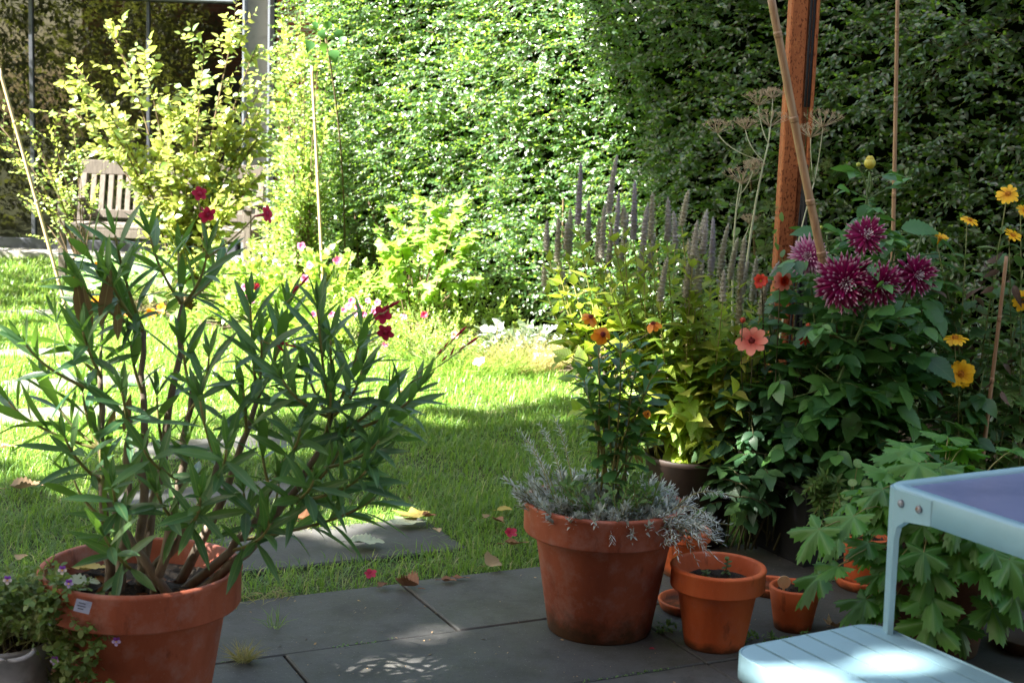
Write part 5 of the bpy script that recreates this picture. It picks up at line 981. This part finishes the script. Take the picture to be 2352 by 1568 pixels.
g0 = at(1975, 1160, 4.85); g0[2] = 0
cane('thick bamboo cane leaning left across the rusty post and pink dahlia', [g0, at(1925, 830, 4.66), at(1890, 600, 4.50), at(1845, 385, 4.46), at(1768, -20, 4.40)] , .0155, .0125, M['bamboo'], (.30, .52, .66, .82, .94))
b = at(2050, 1000, 5.25); b[2] = 0; cane('thin upright bamboo cane rising behind the maroon dahlias', [b, at(2062, -20, 5.25)], .0085, .0072, M['bamboo'], (.45, .62, .8, .93))
b = at(2240, 1130, 4.62); b[2] = 0; cane('slender bamboo cane among the yellow daisies at the right', [b, at(2312, 588, 4.62)], .0078, .0062, M['bamboo'], (.4, .6, .8))
cane('bamboo cane leaning left at the left edge of the photo', [at(150, 590, 9.0) * np.array([1, 1, 0]) + np.array([.04, 0, 0.0]), at(-2, 158, 9.0)], .0115, .010, M['bamboo_pale'], (.2, .5, .8))
b = at(748, 640, 9.6); b[2] = 0; cane('pale bamboo cane standing among the flowers before the sunlit hedge', [b, at(716, 152, 9.6)], .0115, .0095, M['bamboo_pale'], (.3, .6, .8))
# ------------------------------------------------------------------ lobed-leaf plant by the table
def lobed():
    c = np.array([P5[0], P5[1], .24]); t = thing('lobed_leaf_plant', 'lush green plant with deeply cut lobed leaves spilling beside the blue table', 'plant', c); mbL, mbS = MB(), MB(); Y = c[1]
    lv = [(1480 + 380, 1300, -.28, -.1), (1880, 1320, -.9, -.2)]
    n = 100; a = ru(0, 2 * math.pi, n); el = ru(.0, 1.15, n); rr = np.array([.31, .27, .30])
    d = np.stack([np.cos(a) * np.cos(el), np.sin(a) * np.cos(el), np.sin(el)], 1); E = c + d * rr * ru(.75, 1.1, (n, 1)) + np.array([0.02, 0, .05]); E[:, 2] -= .10 * (np.cos(el) ** 2) * ru(.3, 1.6, n)
    sel = [(1882, 1345), (1925, 1325), (1880, 1240), (1960, 1210), (2040, 1110), (2110, 1090), (1995, 1270), (2060, 1320), (2140, 1330), (2210, 1390), (2260, 1330), (2320, 1310), (2060, 1390), (2160, 1280), (2280, 1420), (2200, 1460), (2240, 1260), (2330, 1390), (1990, 1400), (2120, 1230)]
    E2 = np.array([at(u, v - 25, Y - ru(.10, .28)) for u, v in sel]); E = np.concatenate([E, E2])
    for e in E:
        b = c + np.array([ru(-.05, .05), ru(-.05, .05), 0]); pts = bez(b, (b + e) / 2 + UP * (.09 + .3 * max(0, .25 - abs(e[2] - .45))), e, 8); tube(mbS, pts, .0018, 5)
        o = e - c; o[2] *= .3; o = nrm(o); ax = o * .8 - UP * ru(.25, 1.1) + rv(1)[0] * .25; upv = UP * 1.0 + o * .8 + rv(1)[0] * .25
        scatter(mbL, T_lobed, e[None], ax[None], upv[None], ru(.075, .115), 1.0, ru(.15, .5))
    mbL.build('foliage', M['gera'], t); mbS.build('leaf_stalks', M['ole_green'], t)
lobed()
def trailing():
    Y = PD[1] - .25; c = at(1900, 1180, Y); t = thing('trailing_plant', 'small leaved green plant trailing over the front of the black planter', 'plant', c); mbL, mbS = MB(), MB()
    for u, v in ((1880, 1180), (1905, 1210), (1895, 1250), (1910, 1290), (1870, 1150), (1930, 1180), (1860, 1200), (1885, 1270), (1920, 1240), (1850, 1130), (1900, 1100), (1925, 1120)):
        e = at(u, v, Y - .04 + ru(-.03, .03)); b = c + np.array([ru(-.05, .05), .06, .06]); pts = bez(b, (b + e) / 2 + np.array([0, -.06, .07]), e, 10); tube(mbS, pts, .0016, 4); leafy(mbL, pts, 11, T_lancw, .036, 60, .15, 1, .1, 3, .8, .9, .2, .3)
    mbL.build('foliage', M['cress'], t); mbS.build('stems', M['ole_green'], t)
trailing()
def nasturtium(label, leaves, c, r, flowers=(), mat='nast'):
    t = thing('nasturtium', label, 'flowering plant', c); mbL, mbS = MB(), MB(); T = fan_t([(a, 1.0 + .03 * math.sin(a * .3), 60 * round(a / 60)) for a in range(-180, 181, 15)], .02)
    for p in leaves:
        up = nrm(np.array([ru(-.3, .3), -.75, .75]) + rv(1)[0] * .2); scatter(mbL, T, p[None], nrm(np.cross(up, [.2, .5, .3]))[None], up[None], r * ru(.7, 1.2), 1, 0); b = np.array(c) + rv(1)[0] * np.array([.08, .05, 0]); tube(mbS, bez(b, (b + p) / 2 + UP * .03, p, 6), .0011, 4)
    mbL.build('foliage', M[mat], t); mbS.build('leaf_stalks', M['ole_green'], t)
    for p in flowers: daisy(t, p, (ru(-.4, .4), -1, .3), r * .75, 5, M['orange'], None, 1.3, .5, 1, .3, T_petalw)
nasturtium('nasturtium with round bright leaves climbing behind the lobed plant', [at(u, v, 4.1) for u, v in ((1971, 1063), (2000, 1082), (1958, 1107), (1975, 1130), (1945, 1135), (1940, 1155), (1990, 1110), (1950, 1190))], (P6[0], P6[1], .15), .014)
# ------------------------------------------------------------------ blue table and stool
def rrect(w, d, r, n=7):
    out = []
    for cx, cy, a0 in ((w - r, d - r, 0), (r, d - r, 90), (r, r, 180), (w - r, r, 270)):
        for k in range(n): a = math.radians(a0 + 90 * k / (n - 1)); out.append((cx + r * math.cos(a), cy + r * math.sin(a)))
    return np.array(out)
def band(mb, c0, ax, ay, w, d, r, z0, z1, th):
    o = rrect(w, d, r); i = rrect(w - 2 * th, d - 2 * th, max(r - th, .004)) + th; n = len(o); L3 = lambda q, z: c0 + q[:, :1] * ax + q[:, 1:] * ay + UP * z
    V = np.concatenate([L3(o, z0), L3(o, z1 - .003), L3(o * (1 - .003) + .0015 * w, z1), L3(i, z1), L3(i, z0)]); k = np.arange(n); j = (k + 1) % n
    mb.add(V, [np.concatenate([np.stack([a * n + k, a * n + j, b * n + j, b * n + k], 1) for a, b in ((0, 1), (1, 2), (2, 3), (3, 4), (4, 0))])])
def table():
    A2 = np.array([math.cos(R(29)), math.sin(R(29)), 0]); B2 = np.array([math.sin(R(29)), -math.cos(R(29)), 0]); zt = .74
    c0 = gnd(2030, 1108, zt); c0[2] = 0; W = D = .82; t = thing('blue_table', 'pale blue metal garden table with dark top painted like reflected sky at the right edge', 'table', c0 + (A2 + B2) * .4)
    mb = MB(); band(mb, c0, A2, B2, W, D, .045, zt - .052, zt, .028); mb.build('frame', M['blue'], t)
    mb = MB(); o = rrect(W - .05, D - .05, .03) + .025; V = c0 + o[:, :1] * A2 + o[:, 1:] * B2 + UP * (zt - .004); mb.add(V, [np.arange(len(o))[::-1][None]]); mb.build('table_top', M['tabletop'], t, smooth=False)
    mb = MB(); box(mb, c0 + A2 * W / 2 + B2 * D / 2 + UP * (zt - .012), W - .058, D - .058, .012, A2, B2); mb.build('under_panel', M['frame_dark'], t)
    for (sa, sb) in ((0, 0), (1, 0), (0, 1), (1, 1)):
        mb = MB(); ca = A2 if not sa else -A2; cb = B2 if not sb else -B2; p = c0 + A2 * W * sa + B2 * D * sb; out = -.0025
        # pressed corner plate flowing into the tapered leg, bent round the corner
        prof = [(zt - .004, .125), (zt - .052, .125), (zt - .06, .062), (zt - .075, .042), (zt - .10, .036), (.40, .032), (.0, .026)]
        V = []; sl = .03
        for z, wd in prof:
            s = (zt - z) / zt; sh = -(ca + cb) * .0 * s
            for k, (u_, v_) in enumerate(((0, wd), (0, .03), (.008, .009), (.03, 0), (min(wd, .045) if wd > .1 else wd, 0))):
                q = p + ca * (u_ + out if u_ == 0 else u_) + cb * (v_ + out if v_ == 0 else v_) + UP * z + (ca + cb) * .012 * s; V.append(q)
        V = np.array(V); inn = V + (ca + cb) * .007; n = len(prof); f = []
        for a in range(n - 1):
            for k in range(4): f.append([a * 5 + k, a * 5 + k + 1, a * 5 + 6 + k, a * 5 + 5 + k])
        N = len(V); f2 = [[x + N for x in q[::-1]] for q in f]; ed = []
        for a in range(n - 1):
            for k in (0, 4): ed.append([a * 5 + k, a * 5 + 5 + k, a * 5 + 5 + k + N, a * 5 + k + N])
        for k in range(4): ed.append([k, k + 1, k + 1 + N, k + N]); ed.append([(n - 1) * 5 + k, (n - 1) * 5 + k + 1, (n - 1) * 5 + k + 1 + N, (n - 1) * 5 + k + N])
        mb.add(np.concatenate([V, inn]), [np.array(f + f2 + ed)]); lg = mb.build('leg', M['blue'], t, smooth=False)
        for dv in (.052, .098):
            mb = MB(); q = p + cb * dv + ca * (out - .0005) + UP * (zt - .027); tube(mb, [q + ca * .001, q - ca * .0025, q - ca * .0045, q - ca * .0055], [.0075, .0075, .0055, .002], 12); mb.build('bolt', M['bolt'], lg)
    return c0
TC = table()
def stool():
    A2 = np.array([math.cos(R(30)), math.sin(R(30)), 0]); B2 = np.array([math.sin(R(30)), -math.cos(R(30)), 0]); z = .455
    c0 = gnd(1672, 1486, z); c0[2] = 0; W, D = .36, .42; t = thing('blue_stool', 'pale blue slatted metal stool seat in the lower right corner, patched with sun', 'stool', c0 + A2 * W / 2 + B2 * D / 2)
    o = rrect(W, D, .05, 9)
    mb = MB(); band(mb, c0, A2, B2, W, D, .05, z - .05, z - .003, .004); mb.build('apron', M['blue'], t)
    edges = np.linspace(.0, W, 7)
    def yr(x):   # slat ends follow the rounded corners
        e = min(x, W - x); return .05 - math.sqrt(max(0, .05 ** 2 - (.05 - min(e, .05)) ** 2))
    for k in range(6):
        a0, a1 = edges[k] + (.003 if k else .001), edges[k + 1] - (.003 if k < 5 else .001); xs = np.linspace(a0, a1, 8); top = []; 
        far = np.array([(x, yr(x) + .001) for x in xs]); near = np.array([(x, D - yr(x) - .001) for x in xs]); n = 8; q = np.concatenate([far, near])
        crown = lambda x: -.006 * ((x - W / 2) / (W / 2)) ** 4
        mid_ = []
        rows = [0, .012, .05, .5, .95, .988, 1]; V = []
        for rr_ in rows:
            for (x, ya), (_, yb) in zip(far, near): y = ya + (yb - ya) * rr_; e = min(rr_, 1 - rr_); V.append(c0 + A2 * x + B2 * y + UP * (z + crown(x) - (.0045 if e == 0 else .0006 if e < .02 else 0)))
        V = np.array(V); m = len(V); f = []
        for a in range(len(rows) - 1):
            for b in range(n - 1): f.append([a * n + b, a * n + b + 1, (a + 1) * n + b + 1, (a + 1) * n + b])
        bt = V - UP * .014; ed = []
        for a in range(len(rows) - 1):
            for b in (0, n - 1): ed.append([a * n + b, (a + 1) * n + b, (a + 1) * n + b + m, a * n + b + m])
        for b in range(n - 1):
            for a in (0, len(rows) - 1): ed.append([a * n + b, a * n + b + 1, a * n + b + 1 + m, a * n + b + m])
        mb = MB(); mb.add(np.concatenate([V, bt]), [np.array(f + [[x + m for x in q_[::-1]] for q_ in f] + ed)]); mb.build('slat', M['blue'], t, smooth=False)
    for sa in (.05, W - .05):
        for sb in (.06, D - .06):
            mb = MB(); p = c0 + A2 * sa + B2 * sb; q = p + A2 * (sa - W / 2) * .18 + B2 * (sb - D / 2) * .18; tube(mb, [q, (p + q) / 2 + UP * z * .5, p + UP * (z - .012)], [.011, .012, .013], 12); mb.build('leg', M['blue'], t)
stool()
# ------------------------------------------------------------------ background border
def shrub(name, label, cat, base, Y, tips, leaf, T, mat, stemmat='twig', r=.009, tw=7, nl=9, twl=(.12, .3), W=1.0, droop=.25, t0=.3, upmix=.8, bow=.25):
    b = np.array(base, float); t = thing(name, label, cat, b); mbL, mbS = MB(), MB()
    for u, v in tips:
        e = at(u, v, Y + ru(-.35, .3)); m = b * .45 + e * .55 + np.array([(b[0] - e[0]) * bow, 0, abs(e[0] - b[0]) * .15]); pts = bez(b + rv(1)[0] * np.array([.06, .06, 0]), m, e, 12); tube(mbS, pts, np.linspace(r, r * .3, 12), 5)
        p, d = samp(pts, ru(t0, .98, tw)); D = d * .9 + rv(tw) * .8 + UP * .15; shoots(mbL, mbS, p, D, ru(*twl, tw), nl, T, leaf, 55, droop, upmix, W, .15, True, .0016, upv=(-.35, -.35, .75 * upmix), jit=.5)
        shoots(mbL, mbS, pts[-3:-2], (pts[-1] - pts[-3])[None], max(.1, np.linalg.norm(pts[-1] - pts[-3]) * 1.2), nl + 3, T, leaf, 50, droop, upmix, W, .15, True, .0016)
    mbL.build('foliage', M[mat], t); mbS.build('branches', M[stemmat], t); return t
bb = at(430, 690, 9.9); bb[2] = 0
shrub('deciduous_shrub', 'open shrub with pale yellow green leaves before the dark glass', 'shrub', bb, 9.9, [(255, 66), (172, 150), (160, 250), (200, 215), (330, 130), (545, 42), (470, 100), (590, 105), (615, 170), (380, 240), (450, 200), (520, 255), (600, 245), (250, 260), (280, 330), (560, 330), (430, 300), (480, 370), (370, 400), (600, 400), (540, 470), (400, 470), (480, 450), (590, 320), (370, 500), (440, 510), (520, 420), (570, 400)], .074, T_ov, 'witch', r=.010, tw=17, nl=9, W=1.3, twl=(.14, .34), droop=.4)
bb = at(200, 690, 10.4); bb[2] = 0
shrub('rose_bush', 'thin arching rose with small leaves at the far left before the glass', 'shrub', bb, 10.4, [(0, 290), (60, 270), (115, 290), (170, 300), (40, 375), (110, 395), (20, 330), (180, 350), (80, 330), (140, 460), (60, 470), (220, 430)], .042, T_ov, 'rose', r=.007, tw=6, nl=8, W=1.2, t0=.45)
bb = at(960, 745, 9.0); bb[2] = 0
shrub('currant_bush', 'bush with broad lime green lobed leaves in front of the sunlit hedge', 'shrub', bb, 8.95, [(870, 520), (900, 470), (960, 440), (1020, 460), (1060, 470), (1085, 530), (1060, 580), (880, 580), (930, 540), (990, 520), (1030, 530), (900, 630), (960, 600), (1020, 610), (1075, 640), (860, 640), (1000, 680), (940, 670), (890, 560), (1040, 490), (900, 600), (1000, 570)], .085, T_vine, 'vine', r=.006, tw=3, nl=4, twl=(.08, .18), t0=.5, bow=.1, droop=.75, upmix=1.8)
bb = at(690, 690, 10.5); bb[2] = 0
shrub('climbing_rose', 'sunlit climber with feathery bright leaves on the left end of the hedge', 'climber', bb, 10.8, [(650, 40), (690, 20), (740, 60), (640, 110), (700, 120), (760, 130), (650, 190), (720, 200), (640, 260), (700, 290), (760, 260), (650, 340), (720, 370), (650, 420), (690, 450), (780, 350), (640, 480), (740, 470), (600, 520), (660, 530)], .05, T_ov, 'bed', r=.007, tw=26, nl=10, twl=(.15, .35), t0=.15)
bb = at(740, 120, 10.2)
t = thing('vine_shoot', 'few large dark heart leaves on a shoot high at the left of the hedge', 'climber', (bb[0] + .1, 10.9, 0)); mbL, mbS = MB(), MB()
for u, v, L in ((715, 105, .13), (740, 110, .12), (765, 125, .15), (775, 80, .12), (735, 80, .11), (790, 95, .1), (725, 60, .1), (755, 60, .1)): scatter(mbL, T_heart, at(u, v - 10, 10.2 + ru(-.1, .1))[None], np.array([[ru(-.8, .8), ru(-.5, .2), -1]]), np.array([[ru(-.4, .4), -1, ru(0, .8)]]), L * .68, .9, .3)
tube(mbS, bez((bb[0] + .1, 10.9, 0), (bb[0] + .15, 10.6, 1.2), at(745, 75, 10.2), 10), .007, 5); mbL.build('foliage', M['wall'], t); mbS.build('stem', M['twig'], t)
def mound(name, label, u, v, Y, rx, ry, h, n, leaf, T, mat, nl=9, ang=50, twl=(.06, .14), W=1.0, flowers=(), fm='pink', fr=.022, cat='flowering plant'):
    c = at(u, v, Y); c[2] = 0; t = thing(name, label, cat, c); mbL, mbS = MB(), MB(); a = ru(0, 6.28, n); q = np.sqrt(ru(0, 1, n)); P = c + np.stack([np.cos(a) * q * rx, np.sin(a) * q * ry, h * ru(.1, 1, n) * (1 - .75 * q ** 2)], 1); D = (P - c) * np.array([1 / rx, 1 / ry, 1 / h]) + rv(n) * .4 + UP * .5
    shoots(mbL, mbS, P, D, ru(*twl, n), nl, T, leaf, ang, .15, .8, W, .15, False, .0013); sticks(mbS, np.tile(c, (n // 3, 1)) + rv(n // 3) * .03 * np.array([1, 1, 0]), P[:n // 3], .003, .0015)
    mbL.build('foliage', M[mat], t)
    for f in flowers:
        m_ = f[3] if len(f) > 3 else fm; p = at(f[0], f[1], f[2] if len(f) > 2 and f[2] else Y - ry * .8); e = daisy(t, p, (ru(-.4, .4), -1, ru(0, .5)), fr * ru(.85, 1.2), 5, M[m_], M['centre_y'] if m_ == 'peach' else None, 1.5, .35, 2, .25, T_petalw); b = np.array([p[0] * .7 + c[0] * .3, c[1] * .5 + p[1] * .5, max(.02, p[2] - .25)]); tube(mbS, bez(b, (b + e) / 2, e, 5), .0022, 4)
    mbS.build('stems', M['helio_stem'], t); return t
mound('bedding_plant', 'rounded small leaved mound with a red flower at the border corner', 985, 815, 8.35, .26, .24, .27, 240, .026, T_lancw, 'bed', 11, flowers=((975, 723, 8.3, 'ole_pink'), (1045, 770, 8.2, 'peach')))
mound('snapdragon', 'pink snapdragons in front of the lime green bush', 800, 745, 8.75, .3, .22, .3, 150, .04, T_lancw, 'bed', 9, flowers=((790, 712), (808, 690), (822, 705), (845, 690), (868, 695), (835, 722), (815, 722), (802, 703), (860, 715), (885, 790), (890, 812), (720, 722), (762, 722)), fr=.019)
mound('mallow_plant', 'loose bright leaved plant with magenta flowers beside the pale cane', 735, 690, 9.35, .36, .25, .52, 190, .06, T_heart, 'bed', 6, twl=(.08, .2), flowers=((692, 566, 9.1, 'pink'), (775, 598, 9.1, 'pink'), (712, 610, 9.1, 'pink'), (700, 640, 9.1, 'pink')), fr=.024)
mound('phlox_plant', 'sunlit leafy border plant with pink flowers behind the oleander shoots', 590, 715, 9.5, .42, .3, .36, 230, .055, T_heart, 'bed', 6, flowers=((588, 658, 9.1, 'ole_pink'), (566, 685, 9.1, 'pink'), (562, 660, 9.1, 'pink'), (578, 690, 9.1, 'pink')), fr=.022)
mound('border_plant', 'pale leafy plant filling the border in front of the bench', 430, 690, 10.6, .6, .3, .4, 260, .055, T_ov, 'bed', 8, cat='plant')
mound('border_plant', 'tangle of bright stems under the climber at the grey column', 640, 640, 10.9, .4, .35, .55, 240, .05, T_ov, 'rose', 8, cat='plant')
mound('border_plant', 'large pale round leaves at the lawn edge behind the oleander', 690, 735, 8.9, .28, .15, .14, 50, .12, T_heart, 'bed', 3, cat='plant')
mound('border_plant', 'pale green tangle of small leaves at the hedge foot right of the lime bush', 1085, 775, 9.0, .34, .2, .34, 230, .036, T_ov, 'rose', 9, cat='plant')
mound('border_plant', 'bright leafy filler between the pink snapdragons and the hedge', 860, 705, 9.35, .34, .2, .42, 220, .045, T_ov, 'bed', 8, cat='plant')
mound('border_plant', 'pale pink flowered leafy plant behind the small leaved mound', 985, 745, 8.85, .28, .18, .30, 170, .034, T_ov, 'rose', 9, flowers=((930, 728), (1010, 735), (960, 745)), fr=.016, cat='flowering plant')
mound('groundcover', 'low plant with silvery white leaves at the foot of the hedge', 1195, 800, 8.75, .30, .16, .14, 90, .055, T_heart, 'grey_leaf', 5, cat='plant')
nl_ = [at(ru(150, 480), ru(590, 735), 10.0 + ru(-.4, .2)) for _ in range(90)]; cb = at(320, 740, 10.0); cb[2] = 0
nasturtium('sunlit nasturtiums with round leaves and orange flowers at the end of the bench', nl_, cb, .05, [at(u, v, 9.55) for u, v in ((228, 610), (222, 692), (295, 716), (345, 720), (372, 708), (180, 645))])
def tuft(label, c, n, L, spread, mat, name='grass_tuft', cat='grass'):
    mb = MB(); a = ru(0, 6.28, n); r = spread * np.sqrt(ru(0, 1, n)); P = np.array(c) + np.stack([r * np.cos(a), r * np.sin(a), 0 * a], 1); D = np.stack([np.cos(a) * ru(.1, 1.1, n), np.sin(a) * ru(.1, 1.1, n), np.ones(n)], 1); scatter(mb, T_needle, P, D, UP + rv(n) * .7, L * ru(.5, 1.1, n), .16 if L > .1 else .35, .55)
    return tag(mb.build(name, M[mat], loc=c), label, cat)
c = gnd(1200, 845); tuft('straw coloured uncut grass along the border beside the pink stone', c, 700, .2, .22, 'dry')
c = gnd(1080, 850); tuft('long uncut green grass at the foot of the small leaved mound', c, 600, .17, .28, 'grass')
c = gnd(560, 1518, .0); tuft('small yellowing weed tuft growing in the paving joint', c, 160, .055, .018, 'dry', 'weed', 'weed')
c = gnd(632, 1440, .0); tuft('sparse green grass seedling where two slabs meet', c, 26, .06, .02, 'grass', 'weed', 'weed')
p = gnd(1255, 838); mb = MB(); box(mb, p + UP * .03, .16, .09, .075, nrm(np.array([1, .1, 0])), nrm(np.array([-.1, 1, 0])), UP, .008); tag(mb.build('edging_stone', M['pinkstone'], loc=(p[0], p[1], 0)), 'pale pink brick at the lawn edge beside the hyssop', 'stone')
p = at(660, 640, 11.0); mb = MB(); box(mb, (p[0], 11.6, .09), .9, .18, .2, bev=.012); tag(mb.build('timber_sleeper', M['wood'], loc=(p[0], 11.6, 0)), 'weathered timber edging at the foot of the grey column', 'edging')
# ------------------------------------------------------------------ fallen leaves and blossoms
FL = [(840, 1246, .125, 'dead_pale', T_tooth, .1, .12, 1.35, 'largest pale green leaf lying flat on the nearest stepping stone'), (950, 1200, .10, 'dead_pale', T_vine, -.2, .1, .8, 'pale lobed leaf at the far edge of the nearest stepping stone'), (932, 1183, .10, 'dead_yellow', T_vine, 2.9, .25, .8, 'yellowing leaf behind the pale lobed leaf'), (985, 1186, .055, 'dead_brown', T_tooth, .4, .9, 1, 'small curled brown leaf right of the yellowing leaf'), (1003, 1218, .05, 'dead_tan', T_tooth, 1.9, .6, 1, 'tan leaf at the right corner of the nearest stepping stone'), (1130, 1295, .075, 'dead_tan', T_tooth, 1.0, .5, 1.4, 'upright orange tan leaf on the grass near the patio'), (934, 1346, .085, 'dead_brown', T_tooth, 2.6, 1.6, 1.1, 'crumpled brown leaf on the patio edge'), (1186, 1250, .085, 'dead_brown', T_lancw, .2, 1.0, 1.2, 'brown curled leaf on the grass left of the lavender pot'), (1118, 1188, .05, 'dead_tan', T_tooth, 1.2, .9, 1, 'rolled tan leaf in the grass left of the lavender pot'), (1142, 1196, .06, 'dead_brown', T_tooth, 2.2, 1.0, 1, 'brown leaf beside the rolled tan leaf'), (1160, 1172, .06, 'dead_yellow', T_round, .5, .3, 1, 'round yellow leaf half sunk in the grass'), (712, 1197, .075, 'dead_brown', T_vine, .3, .8, .8, 'brown leaf on the grass right of the oleander stems'), (64, 1120, .13, 'dead_tan', T_tooth, .5, .6, 1.1, 'large brown leaf on shaded grass at the left'), (15, 1028, .08, 'dead_tan', T_tooth, .6, .5, 1, 'tan leaf at the left edge of the lawn'), (880, 1345, .045, 'dead_brown', T_tooth, 1.1, .9, 1, 'small brown leaf beside the pink blossom on the patio edge'), (1030, 1334, .05, 'dead_brown', T_tooth, .1, .7, 1, 'reddish brown leaf at the end of the lawn edge'), (1058, 1328, .06, 'dead_brown', T_lancw, .1, .5, 1, 'narrow brown leaf by the lawn edge near the lavender pot'), (1920, 1437, .05, 'dead_tan', T_vine, .7, .9, .8, 'small curled leaf on the slabs right of the small pot'), (1752, 1225, .06, 'dead_brown', T_vine, .4, .8, .8, 'dry leaf on dark ground left of the black planter'), (50, 1282, .06, 'dead_tan', T_tooth, 1.4, .7, 1, 'brown leaf in the grass behind the viola plant'), (925, 903, .12, 'dead_tan', T_tooth, .3, .4, 1, 'orange tan leaf on the sunlit lawn')]
for u, v, L, m, T, rot, cu, W, lab in FL:
    z = .008 if v > 1320 or (560 < u < 990 and 1190 < v < 1290) else .02; curled_leaf('fallen_leaf', lab, gnd(u, v, z), L, M[m], T, rot, cu, W, (.5 if 'upright' in lab else 0, 0))
def blossom(label, u, v, z, r, mat):
    c = gnd(u, v, z); t = thing('fallen_blossom', label, 'fallen flower', c, 'fallen blossoms'); daisy(t, c + UP * .008, (ru(-.3, .3), -.5, .9), r, 5, M[mat], None, 1.4, .5, 1, .3, T_petalw, name='petals')
blossom('pink and white blossom on the grass left of the lavender pot', 1172, 1230, .02, .022, 'ole_pink'); blossom('pink blossom fallen where grass meets patio', 850, 1325, .015, .02, 'ole_pink'); blossom('pale peach flower head on the sunlit lawn edge', 1102, 836, .05, .035, 'peach')
mb = MB(); c = gnd(1492, 1489, .003); scatter(mb, T_petalw, c[None], np.array([[.8, .5, .05]]), UP, .02, 1.2, .2); tag(mb.build('fallen_petal', M['ole_pink'], loc=c), 'single crimson petal on the bare slabs', 'petal')
def creeping(label, u, v, n, rx):
    c = gnd(u, v); mbL = MB(); P = c + np.stack([rng.normal(0, rx, n), rng.normal(0, rx * .4, n), ru(.004, .02, n)], 1); shoots(mbL, None, P, rv(n) * np.array([1, 1, .2]) + UP * .1, .03, 6, T_ov, .018, 60, .0, opp=False); tag(mbL.build('paving_weed', M['cress'], loc=c), label, 'weed')
creeping('low green weed in the joint beneath the medium pot and stool', 1750, 1478, 34, .05); creeping('small green weed right of the lavender pot base', 1530, 1446, 10, .03)
